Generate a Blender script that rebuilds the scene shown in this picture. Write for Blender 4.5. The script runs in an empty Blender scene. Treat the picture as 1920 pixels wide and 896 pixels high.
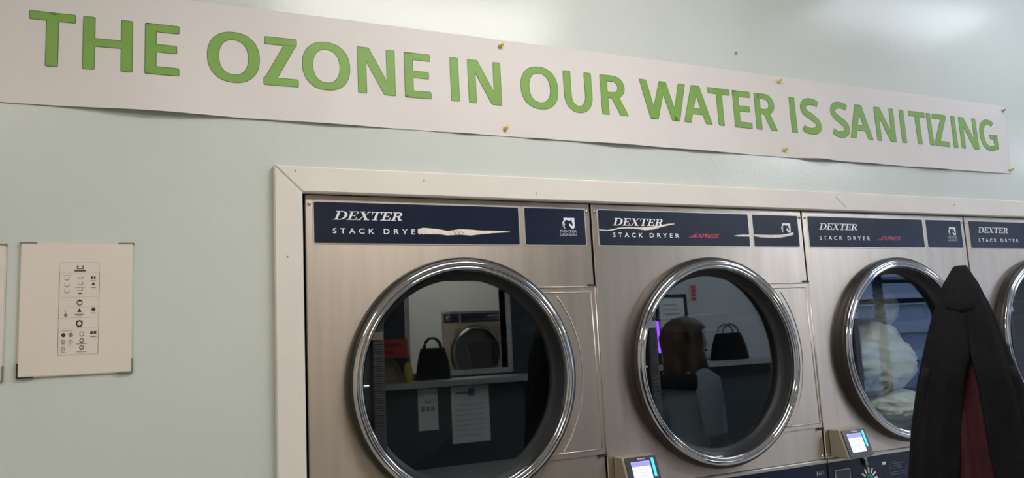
import bpy, bmesh, math, random
from mathutils import Vector, Matrix, noise
from mathutils.geometry import tessellate_polygon
random.seed(7)
S = bpy.context.scene
COL = S.collection
PI = math.pi

# ------------------------------------------------------------------ camera
cam_d = bpy.data.cameras.new('camera'); cam = bpy.data.objects.new('camera', cam_d); COL.objects.link(cam)
cam_d.sensor_fit = 'HORIZONTAL'; cam_d.sensor_width = 36.0; cam_d.lens = 36.0*1477.2262/1920.0
cam_d.clip_start = 0.05; cam_d.clip_end = 100
R_ = Vector((0.90579794, -0.42069656, -0.05044306)); U_ = Vector((-0.010139, -0.14053764, 0.99002342)); F_ = Vector((0.42358859, 0.89624973, 0.13156414))
m = Matrix(((R_.x, U_.x, -F_.x, -0.34884507), (R_.y, U_.y, -F_.y, -1.90108072), (R_.z, U_.z, -F_.z, 1.58676725), (0, 0, 0, 1)))
cam.matrix_world = m
S.camera = cam

# ------------------------------------------------------------------ world, exposure
w = bpy.data.worlds.new('world'); S.world = w; w.use_nodes = True
bg = w.node_tree.nodes['Background']; bg.inputs[0].default_value = (0.50, 0.64, 0.95, 1); bg.inputs[1].default_value = 2.2
S.view_settings.view_transform = 'Standard'; S.view_settings.look = 'None'
S.view_settings.exposure = 0.82; S.view_settings.gamma = 1.0; S.view_settings.use_curve_mapping = False
LIGHT_W = (1.0, 0.93, 0.83)     # warm fluorescent tubes
LIGHT_N = (1.0, 0.955, 0.915)     # newer, more neutral tubes
LIGHT_C = (0.83, 0.90, 1.0)     # cooler tubes towards the shop front
LIGHTS = [  # x, y, size x, size y, strength, colour
    (-1.4, -2.2, 1.2, 0.3, 12.0, LIGHT_W),
    (0.72, -1.2, 1.2, 0.3, 13.5, LIGHT_N),
    (2.76, -0.50, 1.0, 0.3, 3.3, LIGHT_C),
    (4.2, -2.4, 1.2, 0.3, 26.0, LIGHT_C),
    (6.9, -1.9, 1.2, 0.3, 23.0, LIGHT_C),
]
CEIL = 3.05

# ------------------------------------------------------------------ materials
MATS = {}
def mat(name, col, rough=0.5, metal=0.0, spec=0.5, noise_amt=0.0, nscale=8.0, bump=0.0, bscale=60.0, stretch=None, emit=None, estr=0.0, aniso=0.0, coat=0.0, sheen=0.0):
    if name in MATS: return MATS[name]
    M = bpy.data.materials.new(name); M.use_nodes = True
    nt = M.node_tree; b = nt.nodes['Principled BSDF']
    b.inputs['Base Color'].default_value = (*col, 1); b.inputs['Roughness'].default_value = rough
    b.inputs['Metallic'].default_value = metal; b.inputs['Specular IOR Level'].default_value = spec
    b.inputs['Coat Weight'].default_value = coat; b.inputs['Sheen Weight'].default_value = sheen
    if emit: b.inputs['Emission Color'].default_value = (*emit, 1); b.inputs['Emission Strength'].default_value = estr
    tc = nt.nodes.new('ShaderNodeTexCoord'); mp = nt.nodes.new('ShaderNodeMapping')
    nt.links.new(tc.outputs['Object'], mp.inputs['Vector'])
    if stretch: mp.inputs['Scale'].default_value = stretch
    if noise_amt:
        n = nt.nodes.new('ShaderNodeTexNoise'); n.inputs['Scale'].default_value = nscale; n.inputs['Detail'].default_value = 6
        nt.links.new(mp.outputs[0], n.inputs['Vector'])
        r = nt.nodes.new('ShaderNodeValToRGB')
        r.color_ramp.elements[0].position = 0.3; r.color_ramp.elements[1].position = 0.7
        r.color_ramp.elements[0].color = (*[c*(1-noise_amt) for c in col], 1); r.color_ramp.elements[1].color = (*[min(1, c*(1+noise_amt)) for c in col], 1)
        nt.links.new(n.outputs['Fac'], r.inputs['Fac']); nt.links.new(r.outputs[0], b.inputs['Base Color'])
    if bump:
        n2 = nt.nodes.new('ShaderNodeTexNoise'); n2.inputs['Scale'].default_value = bscale; n2.inputs['Detail'].default_value = 4
        nt.links.new(mp.outputs[0], n2.inputs['Vector'])
        bp = nt.nodes.new('ShaderNodeBump'); bp.inputs['Strength'].default_value = bump; bp.inputs['Distance'].default_value = 0.01
        nt.links.new(n2.outputs['Fac'], bp.inputs['Height']); nt.links.new(bp.outputs[0], b.inputs['Normal'])
    if aniso:
        b.inputs['Anisotropic'].default_value = aniso; b.inputs['Anisotropic Rotation'].default_value = 0.25
        t = nt.nodes.new('ShaderNodeTangent'); t.direction_type = 'UV_MAP'
        nt.links.new(t.outputs[0], b.inputs['Tangent'])
    MATS[name] = M
    return M

def glass_mat():
    M = bpy.data.materials.new('door glass, coated'); M.use_nodes = True; nt = M.node_tree; nt.nodes.clear()
    o = nt.nodes.new('ShaderNodeOutputMaterial'); mx = nt.nodes.new('ShaderNodeMixShader'); t = nt.nodes.new('ShaderNodeBsdfTransparent'); g = nt.nodes.new('ShaderNodeBsdfGlossy'); ge = nt.nodes.new('ShaderNodeNewGeometry'); dt = nt.nodes.new('ShaderNodeVectorMath'); dt.operation = 'DOT_PRODUCT'
    def mth(op, a, b_=None):
        q = nt.nodes.new('ShaderNodeMath'); q.operation = op
        for i, v in enumerate((a, b_)):
            if v is None: continue
            if isinstance(v, float): q.inputs[i].default_value = v
            else: nt.links.new(v, q.inputs[i])
        return q.outputs[0]
    nt.links.new(ge.outputs['Normal'], dt.inputs[0]); nt.links.new(ge.outputs['Incoming'], dt.inputs[1])
    F0 = 0.125; c5_ = mth('POWER', mth('SUBTRACT', 1.0, mth('ABSOLUTE', dt.outputs['Value'])), 5.0); fac = mth('ADD', mth('MULTIPLY', c5_, 1.0-F0), F0)
    t.inputs[0].default_value = (0.80, 0.84, 0.85, 1); g.inputs['Roughness'].default_value = 0.012; g.inputs['Color'].default_value = (0.86, 0.95, 1.0, 1)
    nt.links.new(fac, mx.inputs[0]); nt.links.new(t.outputs[0], mx.inputs[1]); nt.links.new(g.outputs[0], mx.inputs[2]); nt.links.new(mx.outputs[0], o.inputs[0])
    return M
def clear_mat(name, col):
    M = bpy.data.materials.new(name); M.use_nodes = True; nt = M.node_tree; nt.nodes.clear()
    o = nt.nodes.new('ShaderNodeOutputMaterial'); mx = nt.nodes.new('ShaderNodeMixShader'); t = nt.nodes.new('ShaderNodeBsdfTransparent'); g = nt.nodes.new('ShaderNodeBsdfGlossy')
    t.inputs[0].default_value = (*col, 1); g.inputs['Roughness'].default_value = 0.03; mx.inputs[0].default_value = 0.05
    nt.links.new(t.outputs[0], mx.inputs[1]); nt.links.new(g.outputs[0], mx.inputs[2]); nt.links.new(mx.outputs[0], o.inputs[0])
    return M
M_GLASS = glass_mat(); M_CLEAR = clear_mat('clear glass', (0.93, 0.95, 0.95))
M_WALL = mat('mint wall paint', (0.60, 0.645, 0.612), 0.235, spec=0.40, noise_amt=0.02, nscale=3, bump=0.045, bscale=70)
M_TRIM = mat('white trim paint', (0.74, 0.70, 0.65), 0.42, noise_amt=0.03, nscale=6, bump=0.04, bscale=30)
M_STEEL = mat('brushed stainless steel', (0.58, 0.508, 0.435), 0.40, 1.0, noise_amt=0.09, nscale=1.0, stretch=(26, 1, 2.2), aniso=0.7)
M_STEEL2 = mat('satin steel edge', (0.66, 0.61, 0.57), 0.42, 1.0)
M_CHROME = mat('chrome', (0.56, 0.56, 0.58), 0.06, 1.0)
M_DARKCHROME = mat('dark chrome', (0.30, 0.29, 0.28), 0.18, 1.0)
M_RUBBER = mat('black rubber', (0.016, 0.014, 0.013), 0.38)
M_GASKET = mat('charcoal gasket', (0.018, 0.019, 0.022), 0.45)
M_PLASTIC = mat('black plastic', (0.018, 0.019, 0.023), 0.3)
M_DRUM = mat('drum steel', (0.055, 0.055, 0.06), 0.45, 0.8)
M_NAVY = mat('navy label', (0.0095, 0.0155, 0.038), 0.24, noise_amt=0.1, nscale=20)
M_WHITE = mat('white ink', (0.80, 0.82, 0.84), 0.5)
M_GREYINK = mat('grey ink', (0.40, 0.43, 0.47), 0.5)
M_RED = mat('red ink', (0.45, 0.06, 0.09), 0.5)
M_CREAM = mat('torn paper cream', (0.80, 0.72, 0.65), 0.7, noise_amt=0.12, nscale=70)
M_PAPER = mat('banner paper', (0.695, 0.655, 0.64), 0.55, noise_amt=0.02, nscale=5)
M_GREEN = mat('green print', (0.185, 0.37, 0.062), 0.5, noise_amt=0.05, nscale=14)
M_DKGREEN = mat('dark green outline', (0.075, 0.145, 0.038), 0.5)
M_YELLOW = mat('yellow pin', (0.72, 0.55, 0.02), 0.3)
M_SHEET = mat('notice paper', (0.74, 0.67, 0.60), 0.4, noise_amt=0.02, nscale=9)
M_INK = mat('black ink', (0.035, 0.035, 0.037), 0.6)
M_INK2 = mat('grey print', (0.22, 0.21, 0.205), 0.6)
M_INK3 = mat('pale grey print', (0.52, 0.475, 0.435), 0.6)
M_DARK = mat('dark gap', (0.02, 0.016, 0.013), 0.8)
M_COAT = mat('black jacket cloth', (0.0065, 0.0070, 0.0088), 0.9, spec=0.15, bump=0.25, bscale=45, noise_amt=0.3, nscale=9)
M_MAROON = mat('maroon lining', (0.042, 0.0095, 0.0145), 0.85, spec=0.2, bump=0.3, bscale=35, noise_amt=0.25, nscale=14)
M_BEIGE = mat('reader housing', (0.33, 0.29, 0.23), 0.45, 0.3)
M_BEZEL = mat('reader bezel', (0.045, 0.045, 0.055), 0.3)
M_FLOOR = mat('floor tile', (0.46, 0.42, 0.37), 0.25, noise_amt=0.15, nscale=5)
M_CEIL = mat('ceiling white', (0.72, 0.72, 0.70), 0.8)
M_CHAR = mat('charcoal paint', (0.030, 0.038, 0.046), 0.6)
M_PALE = mat('pale grey wall', (0.58, 0.58, 0.58), 0.6)
M_LAM = mat('grey laminate', (0.36, 0.37, 0.37), 0.4, noise_amt=0.08, nscale=20)
M_BLACK = mat('black metal', (0.015, 0.015, 0.016), 0.4)
M_SIGNW = mat('white sign', (0.75, 0.75, 0.73), 0.6)

# ------------------------------------------------------------------ mesh builder
class MB:
    def __init__(s): s.v = []; s.f = []; s.mi = []; s.cur = 0
    def add(s, vs, fs):
        o = len(s.v); s.v += [tuple(v) for v in vs]; s.f += [[i+o for i in f] for f in fs]; s.mi += [s.cur]*len(fs); return s
    def box(s, x0, x1, y0, y1, z0, z1):
        return s.add([(x0,y0,z0),(x1,y0,z0),(x1,y1,z0),(x0,y1,z0),(x0,y0,z1),(x1,y0,z1),(x1,y1,z1),(x0,y1,z1)],
                     [(0,3,2,1),(4,5,6,7),(0,1,5,4),(1,2,6,5),(2,3,7,6),(3,0,4,7)])
    def prism(s, pts, y0, y1, bev=0.0):
        """polygon pts (x,z), counter-clockwise seen from -y, front face at y0, back at y1"""
        n = len(pts)
        if bev:
            cx = sum(p[0] for p in pts)/n; cz = sum(p[1] for p in pts)/n
            ins = offset_poly(pts, -bev)
            s.add([(p[0],y0,p[1]) for p in ins]+[(p[0],y0+bev,p[1]) for p in pts]+[(p[0],y1,p[1]) for p in pts],
                  [list(range(n))]+[(i, n+i, n+(i+1)%n, (i+1)%n) for i in range(n)]+[(n+i, 2*n+i, 2*n+(i+1)%n, n+(i+1)%n) for i in range(n)])
        else:
            s.add([(p[0],y0,p[1]) for p in pts]+[(p[0],y1,p[1]) for p in pts],
                  [list(range(n)), list(range(2*n-1, n-1, -1))]+[(i, n+i, n+(i+1)%n, (i+1)%n) for i in range(n)])
        return s
    def flat(s, pts, y):
        tris = tessellate_polygon([[Vector((p[0], p[1], 0)) for p in pts]])
        return s.add([(p[0], y, p[1]) for p in pts], [list(t) for t in tris])
    def lathe(s, prof, cx, cz, n=96, a0=0.0, a1=2*PI, axis='y'):
        """prof = list of (r, y) turned about the y axis through (cx, cz) (or about z: (r, z) with centre cx, cy)"""
        full = abs(a1-a0-2*PI) < 1e-6; k = len(prof); na = n if full else n+1
        vs = []
        for i in range(na):
            a = a0+(a1-a0)*i/n
            for r, y in prof:
                vs.append((cx+r*math.cos(a), y, cz+r*math.sin(a)) if axis == 'y' else (cx+r*math.cos(a), cz+r*math.sin(a), y))
        fs = []
        for i in range(n):
            j = (i+1) % na
            for q in range(k-1):
                fs.append((i*k+q, j*k+q, j*k+q+1, i*k+q+1))
        return s.add(vs, fs)
    def disc(s, cx, y, cz, r, n=64):
        return s.add([(cx+r*math.cos(2*PI*i/n), y, cz+r*math.sin(2*PI*i/n)) for i in range(n)], [list(range(n))])
    def tube(s, path, rad, n=10, cap=True):
        path = [Vector(p) for p in path]; k = len(path); vs = []
        rads = rad if isinstance(rad, (list, tuple)) else [rad]*k
        up = Vector((0, 0, 1))
        for i, p in enumerate(path):
            t = (path[min(i+1, k-1)]-path[max(i-1, 0)]).normalized()
            ref = up if abs(t.dot(up)) < 0.95 else Vector((1, 0, 0))
            a = t.cross(ref).normalized(); b = a.cross(t).normalized()
            for j in range(n):
                q = 2*PI*j/n; vs.append(p+(a*math.cos(q)+b*math.sin(q))*rads[i])
        fs = [(i*n+j, i*n+(j+1) % n, (i+1)*n+(j+1) % n, (i+1)*n+j) for i in range(k-1) for j in range(n)]
        if cap: fs += [list(range(n))[::-1], [(k-1)*n+j for j in range(n)]]
        return s.add(vs, fs)
    def loft(s, rings, closed=True, cap=True):
        n = len(rings[0]); vs = [v for r in rings for v in r]
        m_ = n if closed else n-1
        fs = [(i*n+j, i*n+(j+1) % n, (i+1)*n+(j+1) % n, (i+1)*n+j) for i in range(len(rings)-1) for j in range(m_)]
        if cap and closed: fs += [list(range(n))[::-1], [(len(rings)-1)*n+j for j in range(n)]]
        return s.add(vs, fs)
    def build(s, name, mats, parent=None, smooth=False, uv=False, recalc=True, angle=None):
        me = bpy.data.meshes.new(name); me.from_pydata([tuple(v) for v in s.v], [], s.f)
        if not isinstance(mats, (list, tuple)): mats = [mats]
        for q in mats: me.materials.append(q)
        for p, i in zip(me.polygons, s.mi): p.material_index = i
        if recalc:
            bm = bmesh.new(); bm.from_mesh(me); bmesh.ops.recalc_face_normals(bm, faces=bm.faces); bm.to_mesh(me); bm.free()
        if uv:
            ul = me.uv_layers.new(name='UVMap')
            for l in me.loops:
                c = me.vertices[l.vertex_index].co; ul.data[l.index].uv = (c.x+c.y, c.z)
        if smooth:
            for p in me.polygons: p.use_smooth = True
            if angle: me.set_sharp_from_angle(angle=angle)
        o = bpy.data.objects.new(name, me); COL.objects.link(o)
        if parent: o.parent = parent
        return o

def offset_poly(pts, d):
    """offset a counter-clockwise polygon outwards by d (mitred)"""
    n = len(pts); out = []
    for i in range(n):
        a = Vector(pts[i-1]); b = Vector(pts[i]); c = Vector(pts[(i+1) % n])
        e1 = (b-a); e2 = (c-b)
        if e1.length < 1e-9 or e2.length < 1e-9: out.append(tuple(b)); continue
        n1 = Vector((e1.y, -e1.x)).normalized(); n2 = Vector((e2.y, -e2.x)).normalized()
        h = n1+n2
        if h.length < 1e-6: out.append(tuple(b+n1*d)); continue
        h.normalize(); k = max(0.4, h.dot(n1)); q = b+h*(d/k); out.append((q.x, q.y))
    return out
def round_poly(pts, r, n=4):
    out = []; N = len(pts)
    for i in range(N):
        a = Vector(pts[i-1]); b = Vector(pts[i]); c = Vector(pts[(i+1) % N])
        rr = min(r, (a-b).length*0.45, (c-b).length*0.45)
        p = b+(a-b).normalized()*rr; q = b+(c-b).normalized()*rr
        for k in range(n+1):
            t = k/n; v = p*(1-t)**2+b*2*t*(1-t)+q*t*t; out.append((v.x, v.y))
    return out
def rect(x0, x1, z0, z1): return [(x0,z0),(x1,z0),(x1,z1),(x0,z1)]
def rrect(x0, x1, z0, z1, r, n=4): return round_poly(rect(x0,x1,z0,z1), r, n)

def tag(o, label=None, cat=None, group=None, kind=None):
    if label: o['label'] = label
    if cat: o['category'] = cat
    if group: o['group'] = group
    if kind: o['kind'] = kind
    return o
def empty(name, loc=(0,0,0), rz=0.0):
    o = bpy.data.objects.new(name, None); COL.objects.link(o); o.location = loc; o.rotation_euler = (0,0,rz); o.empty_display_size = 0.1
    return o
def copy_tree(o, parent=None):
    c = o.copy(); COL.objects.link(c); c.parent = parent
    for ch in list(o.children): copy_tree(ch, c)
    return c
def structure(name, mb, mt, **k): return tag(mb.build(name, mt, **k), kind='structure')

_txt_cache = {}
def text_polys(body, spacing=1.0, bold=0.0):
    """vertices and faces of a line of text in the built-in font, in its own bounding box 0..1"""
    key = (body, spacing, bold)
    if key in _txt_cache: return _txt_cache[key]
    cu = bpy.data.curves.new('t', 'FONT'); cu.body = body; cu.space_character = spacing; cu.offset = bold; cu.resolution_u = 3
    ob = bpy.data.objects.new('t', cu); COL.objects.link(ob)
    dg = bpy.context.evaluated_depsgraph_get(); dg.update()
    me = bpy.data.meshes.new_from_object(ob.evaluated_get(dg))
    vs = [(v.co.x, v.co.y) for v in me.vertices]; fs = [list(p.vertices) for p in me.polygons]
    bpy.data.objects.remove(ob); bpy.data.curves.remove(cu); bpy.data.meshes.remove(me)
    x0 = min(v[0] for v in vs); x1 = max(v[0] for v in vs); y0 = min(v[1] for v in vs); y1 = max(v[1] for v in vs)
    vs = [((v[0]-x0)/(x1-x0), (v[1]-y0)/(y1-y0)) for v in vs]
    _txt_cache[key] = (vs, fs); return vs, fs
def text_into(mb, body, x0, x1, z0, z1, y, spacing=1.0, shear=0.0, bold=0.0):
    vs, fs = text_polys(body, spacing, bold); w_ = x1-x0-shear*(z1-z0)
    mb.add([(x0+v[0]*w_+shear*v[1]*(z1-z0), y, z0+v[1]*(z1-z0)) for v in vs], fs)

# ------------------------------------------------------------------ the room
XL, XR, YB = -2.7, 9.4, -4.0
b = MB(); b.box(XL-0.2, XR+0.2, -4.12, 1.2, -0.12, 0.0); b.box(0.4, 4.8, -7.7, -4.12, -0.12, 0.0)
structure('floor', b, M_FLOOR)
b = MB(); b.box(XL-0.2, XR+0.2, -4.14, 0.2, CEIL, CEIL+0.12); b.box(0.4, 4.8, -7.7, -4.14, CEIL, CEIL+0.12)
structure('ceiling', b, M_CEIL)
b = MB(); b.box(XL-0.15, -0.006, 0, 0.14, 0, CEIL); b.box(3.206, XR+0.15, 0, 0.14, 0, CEIL); b.box(-0.006, 3.206, 0, 0.14, 1.976, CEIL)
structure('wall_front', b, M_WALL)
structure('wall_left', MB().box(XL-0.15, XL, -4.12, 0, 0, CEIL), M_WALL)
structure('wall_right', MB().box(XR, XR+0.15, -4.12, 0, 0, CEIL), M_PALE)
OX0, OX1, OZ0, OZ1 = 1.53, 2.36, 1.40, 2.12      # hatch in the back wall
WX0, WX1, WZ0, WZ1 = 6.05, 8.9, 0.75, 2.65       # shop window in the back wall
structure('wall_back_cream', MB().box(XL, 1.14, YB-0.12, YB, 0, CEIL), mat('cream wall', (0.84, 0.73, 0.56), 0.6))
b = MB(); b.box(1.14, OX0, YB-0.12, YB, 0, CEIL); b.box(OX0, OX1, YB-0.12, YB, 0, OZ0); b.box(OX0, OX1, YB-0.12, YB, OZ1, CEIL); b.box(OX1, 2.95, YB-0.12, YB, 0, CEIL)
structure('wall_back_charcoal', b, M_CHAR)
b = MB(); b.box(2.95, WX0, YB-0.12, YB, 0, CEIL); b.box(WX0, WX1, YB-0.12, YB, 0, WZ0); b.box(WX0, WX1, YB-0.12, YB, WZ1, CEIL); b.box(WX1, XR, YB-0.12, YB, 0, CEIL)
structure('wall_back_pale', b, M_PALE)
b = MB(); b.box(0.4, 0.5, -7.5, YB-0.12, 0, CEIL); b.box(4.7, 4.8, -7.5, YB-0.12, 0, CEIL); b.box(0.4, 4.8, -7.65, -7.5, 0, CEIL); b.box(0.5, 2.668, -6.5, -6.4, 0, CEIL); b.box(3.472, 4.7, -6.5, -6.4, 0, CEIL); b.box(2.668, 3.472, -6.5, -6.4, 1.976, CEIL)
structure('wall_storeroom', b, M_SIGNW)
# hatch frame and shop window
b = MB()
for q in ((OX0-0.04, OX0, OZ0, OZ1), (OX1, OX1+0.04, OZ0, OZ1), (OX0-0.04, OX1+0.04, OZ0-0.04, OZ0), (OX0-0.04, OX1+0.04, OZ1, OZ1+0.04)):
    b.box(q[0], q[1], YB-0.13, YB+0.012, q[2], q[3])
structure('trim_4', b, M_STEEL2)
win = tag(empty('window_1', ((WX0+WX1)/2, YB-0.06, WZ0)), kind='structure')
def wpart(name, mb, mt):
    o = mb.build(name, mt, win); o.location = (-(WX0+WX1)/2, -(YB-0.06), -WZ0); return o
for x in (WX0, 6.74, 7.62, WX1-0.06): wpart('mullion', MB().box(x, x+0.06, YB-0.1, YB-0.02, WZ0, WZ1), M_BLACK)
for z in (WZ0, 1.81, WZ1-0.06): wpart('transom', MB().box(WX0, WX1, YB-0.099, YB-0.021, z, z+0.05), M_BLACK)
wpart('transom', MB().box(6.77, WX1, YB-0.098, YB-0.022, 2.03, 2.065), M_BLACK)
for xa, xb in ((WX0+0.06, 6.74), (6.80, 7.62), (7.68, WX1-0.06)):
    for za, zb in ((WZ0+0.05, 1.81), (1.86, WZ1-0.06)): wpart('pane', MB().box(xa-0.005, xb+0.005, YB-0.063, YB-0.057, za-0.005, zb+0.005), M_CLEAR)
# street outside the shop window
structure('pavement', MB().box(4.8, 26, -14, -4.12, -0.2, -0.1), mat('asphalt', (0.12, 0.12, 0.13), 0.9))
bl = empty('building', (13, -13, -0.1)); tag(bl, 'pale banded building across the street, seen reflected through the shop window', 'building')
MB().box(-7, 7, -1, 0, 0, 5).build('facade', mat('facade', (0.30, 0.33, 0.40), 0.8), bl)
for i in range(6): MB().box(-7, 7, 0, 0.12, 0.7+i*0.75, 1.0+i*0.75).build('band', mat('facade band', (0.40, 0.42, 0.48), 0.8), bl)
# ceiling light fittings
def ceiling_light(x, y, sx, sy, st, col, label):
    t = empty('ceiling_light', (x, y, CEIL-0.001)); tag(t, label, 'ceiling light', 'ceiling light fittings')
    MB().box(-sx/2, sx/2, -sy/2, sy/2, -0.025, 0.0).build('tray', M_SIGNW, t)
    for s_ in (-1, 1): MB().box(s_*sx/2-0.012, s_*sx/2+0.012, -sy/2-0.005, sy/2+0.005, -0.085, -0.0005).build('end_cap', M_SIGNW, t)
    k = 'light %.2f %.2f %.2f' % (st, col[0], col[2]); h = sy/2-0.004
    pts = [(-h,-0.0255),(-h,-0.05),(-h*0.86,-0.070),(-h*0.6,-0.080),(h*0.6,-0.080),(h*0.86,-0.070),(h,-0.05),(h,-0.0255)]
    MB().loft([[(xx, p[0], p[1]) for p in pts] for xx in (-sx/2+0.013, sx/2-0.013)]).build('diffuser', mat(k, (0.8, 0.8, 0.8), 0.5, emit=col, estr=st), t)
names = ['light fitting on the ceiling far left of the dryers', 'light fitting on the ceiling before the nearest dryer', 'light fitting on the ceiling close to the dryer wall, beyond the banner', 'light fitting on the ceiling above the counter', 'light fitting on the ceiling near the shop window']
for L, nm in zip(LIGHTS, names): ceiling_light(*L, nm)
ceiling_light(2.6, -5.3, 1.2, 0.3, 24.0, LIGHT_W, 'light fitting on the ceiling of the room behind the hatch')

# white trim boards round the dryer bank, mitred
def trim(name, pts):
    return structure(name, MB().prism(pts, -0.02, 0.0, 0.0035), M_TRIM, smooth=False)
TX0, TX1, TW, TT = -0.006, 3.206, 0.066, 1.9708
t1 = trim('trim_1', [(TX0+0.0006,TT),(TX1,TT),(TX1+TW,TT+0.0635),(TX0-TW+0.0006,TT+0.0635)])
t2 = trim('trim_2', [(TX0-TW,0.0),(TX0,0.0),(TX0,TT),(TX0-TW,TT+0.0635)])
t3 = trim('trim_3', [(TX1+0.0006,0.0),(TX1+TW,0.0),(TX1+TW,TT+0.0635),(TX1+0.0006,TT)])
for o, pl in ((t1, [(-0.022,2.022),(0.62,1.99),(0.30,2.012),(2.33,2.008)]), (t2, [(-0.043,1.815)])):
    for x, z in pl: MB().lathe([(0.0001,-0.0208),(0.0022,-0.0206),(0.0026,-0.0195)], x, z, 10).build('nail_head', M_INK2, o)
MB().prism([(1.738,2.018),(1.741,2.018),(1.786,1.982),(1.783,1.982)], -0.0206, -0.0195).build('scratch', M_INK2, t1)

# ------------------------------------------------------------------ stack dryer prototype (local x 0..0.8, front at y 0, z up)
DCX, DCZ, DZ2 = 0.399, 1.5055, 0.645
def front_panel(z0, z1, cz, rh=0.286):
    x0, x1 = 0.0032, 0.7968
    ang = sorted([2*PI*i/96 for i in range(96)]+[math.atan2(z-cz, x-DCX) % (2*PI) for x in (x0, x1) for z in (z0, z1)])
    inn, out, ob = [], [], []
    for a in ang:
        c, s_ = math.cos(a), math.sin(a)
        tx = ((x1 if c > 0 else x0)-DCX)/c if abs(c) > 1e-9 else 1e9
        tz = ((z1 if s_ > 0 else z0)-cz)/s_ if abs(s_) > 1e-9 else 1e9
        t = min(tx, tz); inn.append((DCX+rh*c, 0.0, cz+rh*s_)); out.append((DCX+t*c, 0.0, cz+t*s_))
        ob.append((DCX+t*c, 0.016, cz+t*s_))
    bev = []
    for p in out:
        q = [p[0], 0.0, p[2]]
        q[0] = min(max(q[0], x0+0.002), x1-0.002); q[2] = min(max(q[2], z0+0.002), z1-0.002); bev.append(tuple(q))
    edge = [(p[0], 0.002, p[2]) for p in out]
    hole_b = [(p[0], 0.03, p[2]) for p in inn]
    n = len(ang); mb = MB()
    for A, B in ((hole_b, inn), (inn, bev), (bev, edge), (edge, ob)):
        mb.add(A+B, [(i, (i+1) % n, n+(i+1) % n, n+i) for i in range(n)])
    return mb

def make_door(parent, cz):
    """chrome porthole door; the ring mesh carries gasket, glass, handle as sub-parts"""
    prof = [(0.2990,-0.0300),(0.2988,-0.0335),(0.2975,-0.0362),(0.2955,-0.0378),(0.2930,-0.0388),(0.2900,-0.0395),(0.2875,-0.0396),(0.2860,-0.0388),(0.2852,-0.0365),(0.2843,-0.0365),(0.2835,-0.0388),(0.2818,-0.0402),(0.2795,-0.0406),(0.2770,-0.0400),(0.2752,-0.0382),(0.2738,-0.0350),(0.2725,-0.0310),(0.2712,-0.0270)]
    d = MB().lathe(prof, DCX, cz, 128).build('door', M_CHROME, parent, smooth=True, recalc=True)
    d['label'] = 'round chrome-rimmed door with dark glass'
    MB().lathe([(0.3085,0.0),(0.3098,-0.006),(0.3096,-0.016),(0.3080,-0.0245),(0.3050,-0.0300),(0.3015,-0.0330),(0.2988,-0.0335)], DCX, cz, 128).build('outer_gasket', M_RUBBER, d, smooth=True)
    MB().lathe([(0.2714,-0.0285),(0.2695,-0.022),(0.2655,-0.008),(0.2620,0.004),(0.2560,0.010),(0.2540,0.0145),(0.2540,0.022)], DCX, cz, 128).build('inner_gasket', M_GASKET, d, smooth=True)
    g = MB(); n = 96
    ring = lambda y: [(DCX+0.2545*math.cos(2*PI*i/n), y, cz+0.2545*math.sin(2*PI*i/n)) for i in range(n)]
    g.add(ring(0.013), [list(range(n))]); g.cur = 1; g.add(ring(0.018), [list(range(n))[::-1]])
    g.build('glass', [M_GLASS, M_CLEAR], d, recalc=False)
    # handle: black plate closing the left segment, ribbed vertical grip, latch pin
    xc = -0.212; r = 0.2695; a = math.acos(-xc/r); pts = []
    for i in range(25):
        q = PI-a+2*a*i/24; pts.append((DCX+r*math.cos(q), cz+r*math.sin(q)))
    h = MB().prism(pts[::-1] if False else pts, -0.006, 0.012).build('handle_plate', M_PLASTIC, d)
    gp = MB(); x0, x1 = DCX-0.247, DCX-0.219
    gp.prism(rrect(x0, x1, cz-0.152, cz+0.137, 0.006), -0.0225, -0.004, 0.003)
    gp.build('grip', M_PLASTIC, d)
    rb = MB()
    for i in range(34):
        z = cz-0.095+i*0.0058; rb.box(x0+0.002, x1-0.001, -0.0252, -0.0222, z, z+0.0031)
    o = rb.build('grip_ribs', M_GASKET, d); o['kind'] = 'stuff'
    MB().box(x0+0.001, x1-0.001, -0.0254, -0.0222, cz+0.106, cz+0.126).build('grip_badge', M_DARKCHROME, d)
    pin = MB().tube([(DCX-0.2715, -0.018, cz-0.002), (DCX-0.256, -0.018, cz-0.002)], [0.0042, 0.0030], 12)
    pin.build('latch_pin', M_CHROME, d, smooth=True, angle=0.7)
    return d

def bead(path, w=0.0026, h=0.0022, y=0.0):
    """raised half-round bead along a list of (x,z)"""
    return MB().tube([(p[0], y, p[1]) for p in path], w/2+0.0006, 8)

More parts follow.
